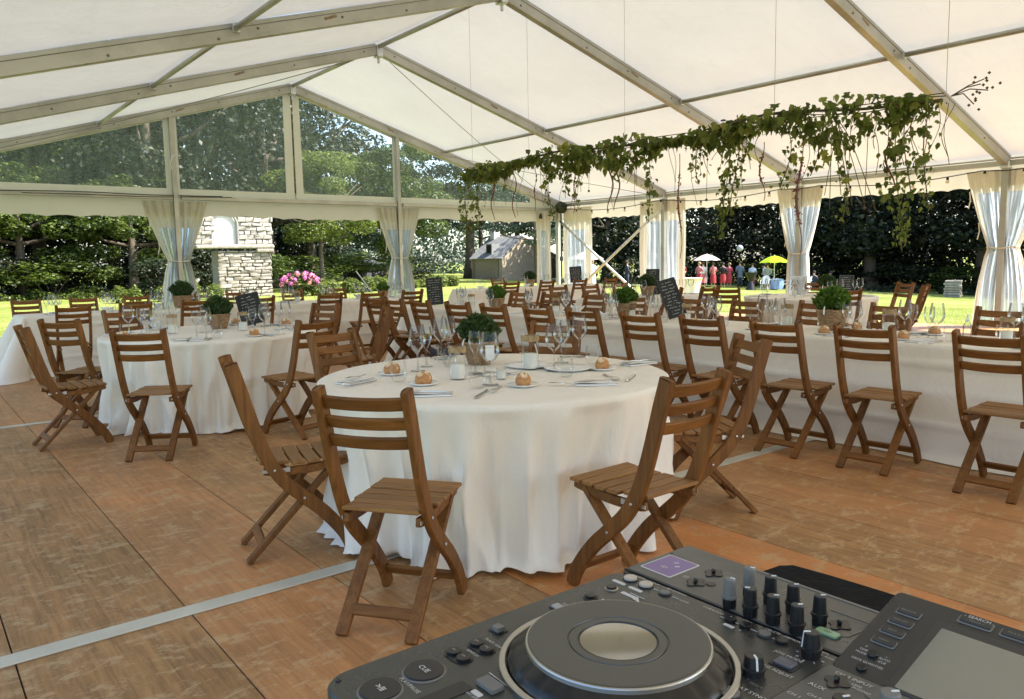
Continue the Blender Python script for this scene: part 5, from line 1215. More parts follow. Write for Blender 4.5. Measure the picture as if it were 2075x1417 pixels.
# hanging threads up to the roof
for y in (-8.9, -10.05, -11.6, -13.35, -14.75):
    m = MB(); m.tube([(gx, y, 2.5+br_z(y)), (gx+0.01, y+0.02, rz_(gx, 0.10))], 0.0022, 4)
    tag(m.build('hanging_thread', M_THREAD), 'thin thread holding up the garland, %s' % {-8.9: 'leftmost', -10.05: 'second from the left', -11.6: 'the middle one', -13.35: 'second from the right', -14.75: 'rightmost'}[y], 'thread', 'threads holding the garland')
# leafy ball on the black stand
m = MB(); bm_ = random.Random(4)
for k in range(260):
    v = Vector((bm_.gauss(0, 1), bm_.gauss(0, 1), bm_.gauss(0, 1))).normalized()*0.16
    s = 0.06; a = v.cross(Vector((0.3, 0.2, 1))).normalized()*s; b_ = v.cross(a).normalized()*s
    m.add([v-a*0.5-b_*0.5, v+a*0.5-b_*0.4, v+a*0.4+b_*0.6+v*0.1, v-a*0.4+b_*0.5], [(0, 1, 2, 3)])
m.lathe([(0, .15), (.1, .11), (.15, 0), (.1, -.11), (0, -.15)], 12)
m.build('leaf_ball', plant_mat('dark_ball_leaves', (0.012, 0.02, 0.008), (0.10, 0.12, 0.05), 0.1), lp, loc=(0, 0, 2.80))

# ---------------------------------------------------------------- trees
def leaf_cloud(name, clumps, n, size, mat, seed, up=0.35, flat=0.6):
    """clumps: list of (centre, radii); n quads on the clump shells"""
    rs = np.random.RandomState(seed); C_ = np.array([c for c, r in clumps]); Rr = np.array([r for c, r in clumps])
    wts = (Rr[:, 0]*Rr[:, 1]+Rr[:, 2]**2); wts = wts/wts.sum(); idx = rs.choice(len(clumps), n, p=wts)
    d = rs.normal(size=(n, 3)); d /= np.linalg.norm(d, axis=1)[:, None]
    rad = rs.uniform(0.45, 1.0, n)**0.45
    rad *= 1+0.10*np.sin(d[:, 0]*7+idx)*np.sin(d[:, 2]*6+idx*2)
    pos = C_[idx]+d*Rr[idx]*rad[:, None]
    nrm = d*flat+rs.normal(size=(n, 3))*0.55+np.array([0, 0, up]); nrm /= np.linalg.norm(nrm, axis=1)[:, None]
    t = np.cross(nrm, rs.normal(size=(n, 3))); t /= np.linalg.norm(t, axis=1)[:, None]; b_ = np.cross(nrm, t)
    s = size*rs.uniform(0.6, 1.35, n)[:, None]
    a = pos-t*s*0.5; b1 = pos+b_*s*0.32+nrm*s*0.08; c = pos+t*s*0.5; d1 = pos-b_*s*0.32+nrm*s*0.08
    V = np.stack([a, b1, c, d1], 1).reshape(-1, 3)
    me = bpy.data.meshes.new(name); me.vertices.add(n*4); me.vertices.foreach_set('co', V.astype(np.float32).ravel())
    me.loops.add(n*4); me.loops.foreach_set('vertex_index', np.arange(n*4, dtype=np.int32))
    me.polygons.add(n); me.polygons.foreach_set('loop_start', np.arange(0, n*4, 4, dtype=np.int32)); me.polygons.foreach_set('loop_total', np.full(n, 4, np.int32))
    me.materials.append(mat); me.update(calc_edges=True); return me
M_LF1 = plant_mat('sunlit_broad_leaves', (0.012, 0.027, 0.005), (0.115, 0.155, 0.026), 0.28)  # tones spread from dark to bright, imitating shaded gaps and sunlit clusters
M_LF2 = plant_mat('dark_evergreen_leaves', (0.006, 0.012, 0.005), (0.028, 0.040, 0.014), 0.12)  # kept very dark; also serves as shade fill under the trees
M_LF3 = plant_mat('yellow_green_leaves', (0.060, 0.090, 0.018), (0.17, 0.20, 0.045), 0.45)
M_LF4 = plant_mat('blue_green_pine_needles', (0.030, 0.055, 0.035), (0.085, 0.120, 0.075), 0.25)
def crown_clumps(seed, R_, Hc, n, layered=False, ra=0.20, rb=0.36):
    rnd = random.Random(seed); out = []
    for i in range(n):
        a = rnd.uniform(0, 2*PI); z = rnd.uniform(-1, 1); rr_ = math.sqrt(max(0, 1-z*z*0.85))*rnd.uniform(0.35, 1.0)
        r = R_*rnd.uniform(ra, rb); out.append(((R_*rr_*math.cos(a)*0.85, R_*rr_*math.sin(a)*0.85, Hc*z*0.85), (r*1.15, r*1.15, r*(0.38 if layered else 0.72))))
    return out
CROWNS = {
    'broad': [leaf_cloud('crown', crown_clumps(s, 1.0, 1.0, 40, False, 0.13, 0.27), 22000, 0.043, M_LF1, s) for s in (1, 2)],
    'dark': [leaf_cloud('crown', crown_clumps(s, 1.0, 1.0, 44), 13000, 0.052, M_LF2, s) for s in (3, 4)],
    'yellow': [leaf_cloud('crown', crown_clumps(s, 1.0, 1.0, 36, False, 0.15, 0.28), 13000, 0.050, M_LF3, s) for s in (5,)],
    'pine': [leaf_cloud('crown', crown_clumps(s, 1.0, 1.0, 34, True), 13000, 0.045, M_LF4, s) for s in (6,)],
    'gappy': [leaf_cloud('crown', crown_clumps(s, 1.0, 1.0, 26, True), 6500, 0.055, M_LF2, s) for s in (7,)],
}
def tree(kind, x, y, h, R_, label, zc=None, tr=0.25, group='trees around the garden', seed=0, hz=None, lean=0.0, limbs=7, trunkmat=None):
    rnd = random.Random(seed+int(x*7)+int(y*13)); z0 = terr(x, y)
    root = empty({'broad': 'broadleaf_tree', 'dark': 'evergreen_tree', 'yellow': 'leafy_tree', 'pine': 'pine_tree', 'gappy': 'old_pine_tree'}[kind], (x, y, z0-0.05), 0, label, 'tree', group)
    hz = hz or h*0.36; zc = zc if zc is not None else h-hz
    m = MB(); P = [(lean*u*u*h*0.3, 0.15*math.sin(u*3+x), u*zc*1.15) for u in [k/8 for k in range(9)]]
    m.tube(P, [tr*(1.5 if k == 0 else 1.1-0.09*k) for k in range(9)], 10)
    for k in range(limbs):
        u = rnd.uniform(0.45, 0.95); q = P[int(u*8)]; a = rnd.uniform(0, 2*PI); ln = R_*rnd.uniform(0.5, 0.85); up_ = rnd.uniform(0.1, 0.7)*hz
        m.tube([q, (q[0]+ln*0.5*math.cos(a), q[1]+ln*0.5*math.sin(a), q[2]+up_*0.35), (q[0]+ln*math.cos(a), q[1]+ln*math.sin(a), q[2]+up_)], [tr*0.42, tr*0.28, tr*0.1], 6)
    m.build('trunk', trunkmat or M_BARK, root, smooth=True)
    link('crown', rnd.choice(CROWNS[kind]), root, (P[7][0], 0, zc), (0, 0, rnd.uniform(0, 6)), (R_, R_, hz))
    return root
TR = [
 # left / gable side (seen through the windows and below the valance)
 ('broad', -9.5, 29.5, 9.0, 5.2, 'bushy tree with bright leaves beyond the lawn at the far left', 3.8, .3), ('broad', -2.0, 31.5, 9.5, 5.0, 'bushy tree beyond the lawn left of the left gable curtain', 4.0, .3), ('broad', 3.0, 29.5, 8.5, 4.2, 'bushy tree behind the left gable curtain', 3.8, .28),
 ('broad', -8, 33.5, 17, 6.8, 'tall sunlit broadleaf tree behind the left gable window', 10.5, .4), ('broad', -0.5, 36, 18, 7.0, 'tall broadleaf tree filling the second gable window', 11.5, .4), ('dark', 4.5, 31, 17, 6.0, 'tall dark tree behind the middle gable seam', 11.0, .45),
 ('dark', 12, 33, 16, 6.5, 'dark evergreen standing right of the stone ruin', 9.5, .45), ('yellow', 13.2, 27.5, 8.5, 3.6, 'light green leafy tree right of the pink hydrangea', 5.4, .16), ('broad', 20.5, 30.5, 11, 4.4, 'broad leafy tree right of the second gable curtain', 6.2, .22),
 ('dark', 19, 42, 17, 7.0, 'dark tree in the right gable window', 11.0, .4), ('pine', 24, 46, 11, 6, 'pale blue-green tree beyond the hedge', 5.0, .3), ('dark', -14, 30, 15, 6.5, 'dark evergreen at the far left edge', 8, .4), ('dark', 5, 44, 18, 8, 'dark evergreen behind the stone ruin', 10, .4), ('dark', -4, 40, 17, 8, 'dark evergreen behind the left lawn', 9, .4),
 ('gappy', 34.0, 41.5, 15, 6.2, 'old pine with a thick dark trunk left of the stone house', 10.2, .46), ('pine', 35.5, 42.0, 12, 5.0, 'pine with drooping branches behind the stone house', 8.4, .25), ('pine', 30.5, 28.0, 8.5, 4.0, 'low spreading pine right of the stone house', 5.6, .16), ('dark', 38.5, 28.5, 13, 5.5, 'evergreen framed between the corner post and the first side post', 6.0, .4), ('dark', 42.5, 31, 14, 6, 'evergreen of the second row between the corner and first side posts', 6.5, .4),
 ('broad', 31, 52, 13, 6, 'broadleaf tree far behind the old pine', 7, .3), ('gappy', 44, 47, 16, 7, 'thin-crowned pine behind the house', 9, .35), ('dark', 47, 33, 15, 6.5, 'evergreen behind the corner post', 8, .4),
 # right side (behind the guests)
 ('dark', 46, 25, 15, 6.8, 'dark evergreen left of the guests', 7.8, .4), ('dark', 51, 19.5, 15, 7, 'dark evergreen behind the guests', 7.6, .45), ('dark', 50, 12.5, 15, 7, 'dark evergreen behind the green parasol', 7.8, .45), ('dark', 52, 5.5, 14.5, 7, 'dark evergreen right of the second side curtain', 7.8, .45),
 ('gappy', 50, 0.5, 14, 6.5, 'thin-crowned dark tree letting sky through', 8.4, .35), ('dark', 55, -3.5, 15, 6.5, 'dark evergreen towards the right picture edge', 7.2, .45), ('gappy', 49.5, -4.6, 15, 6.2, 'old tree with a massive trunk near the right curtain', 9.4, .75), ('dark', 52, -11, 15, 7, 'dark evergreen behind the right curtain', 7.5, .5), ('dark', 48, -17, 14, 6.5, 'dark evergreen beyond the right picture edge', 7.2, .45),
 ('dark', 60, 12, 17, 8, 'tall dark tree of the second row behind the parasol', 8.5, .5), ('dark', 62, 25, 17, 8, 'tall dark tree of the second row behind the guests', 8.5, .5), ('gappy', 58, -2, 17, 7, 'tall thin tree of the second row at the right', 9.5, .5)]
for k, (kd, x, y, h, R_, lb, zc, tr) in enumerate(TR): tree(kd, x, y, h, R_, lb, zc, tr, seed=k, limbs=9 if kd == 'gappy' else 6)
# low shrubs under the trees
def shrub(name, x, y, R_, h, mat, label, seed, n=2600, size=0.09, group='shrubs under the trees'):
    key = (mat.name, seed % 2, size)
    if key not in SHR:
        SHR[key] = leaf_cloud('foliage', crown_clumps(50+seed % 2, 1.0, 1.0, 22), n, size, mat, 50+seed)
    z0 = terr(x, y); r = empty(name, (x, y, z0), 0, label, 'shrub', group)
    m = MB()
    for k in range(4): a = k*1.7; m.tube([(0.05*math.cos(a), 0.05*math.sin(a), -0.05), (R_*.4*math.cos(a), R_*.4*math.sin(a), h*0.6)], [0.03, 0.012], 5)
    m.build('stems', M_BARK, r); link('foliage', SHR[key], r, (0, 0, h*0.48), (0, 0, seed), (R_, R_, h*0.52)); return r
SHR = {}
where = ['at the far left edge', 'behind the left lawn', 'left of the left curtain', 'under the left gable window', 'between the left curtain and the ruin', 'right of the ruin', 'behind the hydrangea', 'behind the hedge strip', 'left of the old pine', 'behind the second gable curtain']
for k, (x, y, R_, h) in enumerate([(-13, 29, 3.0, 3.0), (-9.5, 28.5, 2.6, 2.6), (-5, 30, 2.8, 3.0), (-1.0, 29.5, 2.6, 2.2), (3.6, 26, 2.2, 2.0), (9.4, 27, 2.0, 2.4), (11.0, 25.5, 1.8, 1.2), (15, 32, 3.5, 2.2), (24, 36, 3.5, 2.0), (20, 34, 3.5, 2.4)]):
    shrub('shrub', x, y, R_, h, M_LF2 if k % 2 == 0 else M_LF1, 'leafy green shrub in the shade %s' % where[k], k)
wr = ['left of the guests', 'behind the guests', 'behind the high table', 'behind the green parasol', 'right of the parasol', 'beside the stone pedestal', 'under the thin dark tree', 'left of the massive trunk', 'right of the massive trunk', 'behind the right curtain', 'at the right picture edge']
for k, (x, y, R_, h) in enumerate([(41, 27, 2.6, 2.4), (46, 20.5, 3, 2.6), (45.5, 14.5, 3, 2.4), (46.5, 10, 3, 2.6), (47, 6, 2.8, 2.2), (46.5, 2.5, 2.8, 2.6), (47, -0.5, 2.6, 2.0), (46.5, -3.4, 2.4, 1.6), (47, -7, 2.8, 2.0), (46, -11, 3, 2.2), (44.5, -15.5, 3, 2.2)]):
    shrub('shrub', x+3, y, R_*0.9, h*0.8, M_LF1 if k in (1, 4, 6, 8) else M_LF2, 'low shrub %s' % wr[k], k+20)
# the far wood: one mass
def wood(name, x0, y0, x1, y1, h, n, seed, mat, label, size=0.5, ex=1.25):
    rnd = random.Random(seed); cl = []
    for k in range(190):
        u = rnd.random(); x = x0+(x1-x0)*u+rnd.uniform(-4, 4); y = y0+(y1-y0)*u+rnd.uniform(-4, 4); r = rnd.uniform(2.2, 4.2)
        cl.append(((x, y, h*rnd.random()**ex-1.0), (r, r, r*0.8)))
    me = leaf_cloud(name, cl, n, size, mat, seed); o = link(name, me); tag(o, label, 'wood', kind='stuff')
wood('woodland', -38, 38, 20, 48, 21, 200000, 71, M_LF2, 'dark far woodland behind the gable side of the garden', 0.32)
wood('woodland', 16, 62, 54, 66, 9, 14000, 72, M_LF4, 'pale far woodland behind the stone house')
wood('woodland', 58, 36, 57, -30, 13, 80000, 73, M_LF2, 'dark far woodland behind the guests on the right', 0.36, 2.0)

# ---------------------------------------------------------------- stone ruin
def stone_mat(name, a, b_, rough=0.9):
    m, t, out = nodes(name); p = N(t, 'ShaderNodeBsdfPrincipled', Roughness=rough); oi = N(t, 'ShaderNodeObjectInfo')
    v = texco(t); n = noise(t, v, 6, 7, 0.7); c = ramp(t, n, [(0.3, a), (0.65, b_)])
    c = mixc(t, 0.6, c, ramp(t, oi.outputs['Random'], [(0, (0.72, 0.70, 0.66)), (1, (1.0, 1.0, 1.0))]), 'MULTIPLY')
    L(t, c, p.inputs['Base Color']); L(t, bump(t, n, 0.9, 0.03), p.inputs['Normal']); L(t, p.outputs[0], out.inputs[0]); return m
M_STONE = stone_mat('pale_rough_stone', (0.16, 0.14, 0.115), (0.40, 0.36, 0.30)); M_STONEW = stone_mat('whitish_ashlar', (0.20, 0.18, 0.155), (0.42, 0.39, 0.35)); M_MORT = plain('pale_mortar', (0.30, 0.27, 0.23), 0.95, var=0.3)
ru = empty('stone_ruin', (6.45, 21.7, -0.32), -0.05, 'sunlit pale stone ruin with an arched niche and an overhanging corbel', 'ruin')
rnd = random.Random(17)
def stones(x0, x1, z0, z1, ch, wmin, wmax, mat, y, dep, skip=None, bv=0.02):
    z = z0
    while z < z1-0.02:
        h = ch*rnd.uniform(0.8, 1.25); h = min(h, z1-z); x = x0+rnd.uniform(-0.05, 0)
        while x < x1-0.02:
            w_ = rnd.uniform(wmin, wmax); w_ = min(w_, x1-x+0.03)
            if not (skip and skip(x+w_/2, z+h/2)):
                m = MB(); m.box((0, 0, 0), (w_-0.02, dep, h-0.02), Matrix.Rotation(rnd.uniform(-.02, .02), 3, 'Y'))
                m.v = [(a+rnd.uniform(-.035, .035), b_+rnd.uniform(-.05, .05), c+rnd.uniform(-.022, .022)) for a, b_, c in m.v]
                m.build('stone', mat, ru, bevel=bv, loc=(x+w_/2, y+rnd.uniform(-.03, .03), z+h/2))
            x += w_
        z += h
m = MB(); m.box((-0.02, 0.75, 1.15), (2.5, 1.2, 2.3)); m.box((-0.45, 0.75, 3.42), (3.7, 1.2, 1.6)); m.build('wall_core', M_MORT, ru)
stones(-1.30, 1.28, 0.0, 2.30, 0.155, 0.28, 0.62, M_STONE, 0.12, 0.2)
niche = lambda x, z: (-1.55 < x < -0.32) and (z < 3.55 or (x+0.93)**2+(z-3.55)**2 < 0.62**2)
stones(-2.35, 1.40, 2.62, 4.2, 0.21, 0.25, 0.6, M_STONEW, 0.10, 0.2, niche, 0.012)
m = MB(); m.prism([(-1.6, 0), (-0.28, 0), (-0.28, 1), (-1.6, 1)], 0, 0.01); m = MB(); m.box((-0.93, 0.14, 3.4), (1.9, 0.03, 1.62)); m.build('niche_plaster', plain('white_lime_plaster', (0.55, 0.53, 0.50), 0.9), ru)
m = MB(); m.tube([(-0.31, 0.03, 2.5), (-0.31, 0.03, 3.5)]+[(-0.93+0.62*math.cos(t), 0.03, 3.55+0.62*math.sin(t)) for t in [PI*k/10 for k in range(11)]]+[(-1.55, 0.03, 2.6)], 0.06, 6); m.build('niche_moulding', plain('grey_moulding_stone', (0.22, 0.21, 0.20), 0.8), ru)
for a, b_, z in ((-2.35, 1.45, 2.38), (0.55, 1.42, 2.18)):
    m = MB(); m.box(((a+b_)/2, 0.2, z+0.12), (b_-a, 0.7, 0.2)); m.build('corbel', M_STONE, ru, bevel=0.05)
# lichen-yellow stone ball seen left
# little sloping slab left of the ruin
m = MB(); m.box((0, 0, 0.35), (0.12, 0.4, 1.1), Matrix.Rotation(0.7, 3, 'Y')); tag(m.build('stone_slab', M_STONE, loc=(3.4, 20.5, -0.1), bevel=0.02), 'pale tilted stone slab at the left foot of the stone ruin', 'slab')
m = MB(); m.bar((0, 0, 0), (-0.75, 0.3, 1.15), 0.22, 0.05); tag(m.build('plank', plain('weathered_grey_plank', (0.16, 0.16, 0.15), 0.8), loc=(12.6, 20.2, -0.3)), 'grey plank leaning in the hedge left of the second gable curtain', 'plank')
m = MB(); m.box((0, 0, 0.7), (2.4, 1.4, 1.4)); m.prism([(-1.4, -.9), (1.4, -.9), (1.4, .9), (-1.4, .9)], 1.4, 1.45); m.add([(-1.4, -.9, 1.45), (1.4, -.9, 1.45), (1.4, .9, 1.9), (-1.4, .9, 1.9)], [(0, 1, 2, 3)])
tag(m.build('garden_shed', plain('dark_shed_boards', (0.05, 0.055, 0.06), 0.8), loc=(20.5, 36, -0.3), rot=(0, 0, 0.4)), 'small dark shed roof among the far bushes left of the second gable curtain', 'shed')

# ---------------------------------------------------------------- hydrangea, hedge strip, grass
def flower_bush(x, y):
    r = empty('hydrangea', (x, y, terr(x, y)), 0, 'pink hydrangea in bloom at the right foot of the stone ruin', 'flowering shrub')
    link('foliage', leaf_cloud('foliage', crown_clumps(5, 1, 1, 16), 1800, 0.16, M_LF1, 90), r, (0, 0, 0.55), (0, 0, 0), (1.0, 0.7, 0.55))
    M_PK = plain('pink_petals', (0.50, 0.12, 0.34), 0.7, var=0.25, scale=6); M_PK2 = plain('salmon_petals', (0.60, 0.24, 0.24), 0.7, var=0.2, scale=6)
    rnd = random.Random(3)
    for k in range(44):
        a = rnd.uniform(0, 2*PI); e = rnd.uniform(-0.1, 1.3); R2 = 0.105
        c = Vector((0.95*math.cos(a)*math.cos(e), 0.75*math.sin(a)*math.cos(e), 0.60+0.55*math.sin(e)))
        m = MB()
        for q in range(30):
            v = Vector((rnd.gauss(0, 1), rnd.gauss(0, 1), rnd.gauss(0.2, 1))).normalized()*R2; s = 0.042
            t = v.cross(Vector((.3, .5, .8))).normalized()*s; b_ = v.cross(t).normalized()*s
            m.add([c+v-t, c+v-b_+v*.1, c+v+t, c+v+b_+v*.1], [(0, 1, 2, 3)])
        m.build('flower_head', M_PK if rnd.random() < .65 else M_PK2, r)
flower_bush(8.35, 19.6)
rs = np.random.RandomState(5)
def strip_plants(name, pts, n, size, hgt, mat, label, seed, width=1.0):
    cl = []; rnd = random.Random(seed)
    for k in range(len(pts)-1):
        a = Vector((*pts[k], 0)); b_ = Vector((*pts[k+1], 0)); d = (b_-a).length; q = max(2, int(d/0.6))
        for j in range(q):
            p = a.lerp(b_, (j+rnd.random())/q); r = rnd.uniform(0.3, 0.6)*width; h = hgt*rnd.uniform(0.6, 1.2)
            cl.append(((p.x+rnd.uniform(-.4, .4)*width, p.y+rnd.uniform(-.4, .4)*width, terr(p.x, p.y)+h*0.4), (r, r, h*0.5)))
    o = link(name, leaf_cloud(name, cl, n, size, mat, seed, up=0.8)); tag(o, label, 'hedge', kind='stuff')
strip_plants('low_hedge', [(9.0, 19.6), (13, 21.5), (17, 23.5), (21, 24.5)], 9000, 0.14, 0.85, M_LF3, 'low bright hedge and flowers along the lawn behind the gable', 6)
strip_plants('wild_plants', [(0.5, 20.5), (3.0, 20.6), (5.0, 20.6)], 2600, 0.13, 0.9, M_LF3, 'yellow-green wild plants left of the stone ruin', 7)
strip_plants('ground_cover', [(-16, 28), (-8, 28.5), (-2, 28.8), (3, 25)], 5000, 0.13, 0.55, M_LF1, 'leafy ground cover at the edge of the left lawn', 8)
strip_plants('ground_cover', [(44, 20), (43.5, 10), (44, 3), (44.5, -4), (43, -14)], 6000, 0.16, 0.5, M_LF2, 'dark ground cover at the edge of the right lawn', 9)
strip_plants('infill', [(52, 28), (53, 16), (53.5, 8), (53.5, 0), (54, -8), (52, -20)], 44000, 0.17, 3.6, M_LF2, 'dark undergrowth added to darken the space below the right-hand trees', 12, 2.6)  # leaf mass put in to keep the space under the trees dark
strip_plants('infill', [(-22, 30), (-10, 31), (-3, 31.5), (4, 30.5), (10, 30)], 30000, 0.17, 3.4, M_LF2, 'dark undergrowth added to darken the space below the trees behind the gable', 13, 2.4)
strip_plants('infill', [(34, 27.5), (39, 24), (45, 22)], 9000, 0.22, 2.6, M_LF2, 'dark undergrowth added to darken the gap between the stone house and the guests', 14, 1.8)
# grass blades near the tent
def blades(name, regions, n, h, label, seed):
    rs = np.random.RandomState(seed); tot = sum((x1-x0)*(y1-y0) for x0, x1, y0, y1 in regions); V = []
    for (x0, x1, y0, y1) in regions:
        k = int(n*(x1-x0)*(y1-y0)/tot); x = rs.uniform(x0, x1, k); y = rs.uniform(y0, y1, k)
        z = np.array([terr(a, b_) for a, b_ in zip(x, y)]); a = rs.uniform(0, 2*PI, k); hh = h*rs.uniform(.5, 1.3, k); w_ = 0.008
        dx, dy = np.cos(a), np.sin(a); lx, ly = rs.normal(0, .03, k), rs.normal(0, .03, k)
        A = np.stack([x-dx*w_, y-dy*w_, z-0.01], 1); B = np.stack([x+dx*w_, y+dy*w_, z-0.01], 1); C_ = np.stack([x+lx, y+ly, z+hh], 1)
        V.append(np.stack([A, B, C_], 1).reshape(-1, 3))
    V = np.concatenate(V); k = len(V)//3
    me = bpy.data.meshes.new(name); me.vertices.add(k*3); me.vertices.foreach_set('co', V.astype(np.float32).ravel()); me.loops.add(k*3)
    me.loops.foreach_set('vertex_index', np.arange(k*3, dtype=np.int32)); me.polygons.add(k)
    me.polygons.foreach_set('loop_start', np.arange(0, k*3, 3, dtype=np.int32)); me.polygons.foreach_set('loop_total', np.full(k, 3, np.int32))
    me.materials.append(plant_mat('grass_blades', (0.22, 0.26, 0.06), (0.40, 0.40, 0.13), 0.35)); me.update(calc_edges=True)
    tag(link(name, me), label, 'grass', kind='stuff')
blades('grass', [(-14, 10, 0.3, 12), (8.3, 24, -14, 6)], 90000, 0.045, 'short sunlit grass of the lawn around the tent', 1)

# ---------------------------------------------------------------- stone house
hs = empty('stone_house', (32.9, 35.3, -0.45), 0.12, 'small stone house with slate roof, white chimney and sunlit front behind the pines', 'house')
M_SLATE = plain('grey_slate', (0.20, 0.205, 0.205), 0.6, var=0.25, scale=4); M_HWD = stone_mat('shaded_house_stone', (0.20, 0.16, 0.12), (0.36, 0.30, 0.23)); M_RUB = stone_mat('sunlit_rubble_wall', (0.32, 0.26, 0.19), (0.50, 0.42, 0.32))  # house stone in sunlit and shaded copies, light put into their colour
def facep(name, pts, th, mat):      # a wall slab: front outline at y = 0 extruded back
    m = MB(); n = len(pts); m.add([(x, 0, z) for x, z in pts]+[(x, th, z) for x, z in pts], [tuple(range(n)), tuple(range(2*n-1, n-1, -1))]+[(i, i+n, (i+1) % n+n, (i+1) % n) for i in range(n)]); return m.build(name, mat, hs)
facep('front_wall', [(0, 0), (7.0, 0), (7.0, 1.9), (2.4, 3.65), (0, 1.85)], 0.4, M_RUB)
m = MB(); m.box((0.2, 2.1, 0.92), (0.4, 3.2, 1.85)); m.build('side_wall', M_HWD, hs); m = MB(); m.box((6.8, 2.1, 0.92), (0.4, 3.2, 1.85)); m.build('side_wall', M_HWD, hs)
facep('back_wall', [(0, 0), (7.0, 0), (7.0, 1.9), (2.4, 3.65), (0, 1.85)], 0.4, M_HWD).location = (0, 3.4, 0)
m = MB(); m.bar((1.15, -0.1, 2.78), (1.15, 3.95, 2.78), 3.2, 0.1, (-0.6, 0, 0.8)); m.build('roof', M_SLATE, hs)
m = MB(); m.bar((4.75, -0.1, 2.80), (4.75, 3.95, 2.80), 5.1, 0.1, (0.355, 0, 0.935)); m.build('roof', M_SLATE, hs)
m = MB(); m.box((2.4, 3.3, 4.0), (0.7, 0.5, 1.1)); m.build('chimney', plain('white_rendered_chimney', (0.6, 0.59, 0.56), 0.8), hs)
m = MB(); m.box((0.9, 1.9, 2.65), (1.2, 0.7, 0.9)); fr_ = m.build('dormer', M_SLATE, hs); m = MB(); m.box((0.28, 1.9, 2.65), (0.04, 0.5, 0.65)); m.build('window', M_GLOSSB, fr_)
m = MB(); m.box((6.2, -0.02, 0.9), (0.8, 0.06, 1.8)); m.build('door', M_BARK, hs)

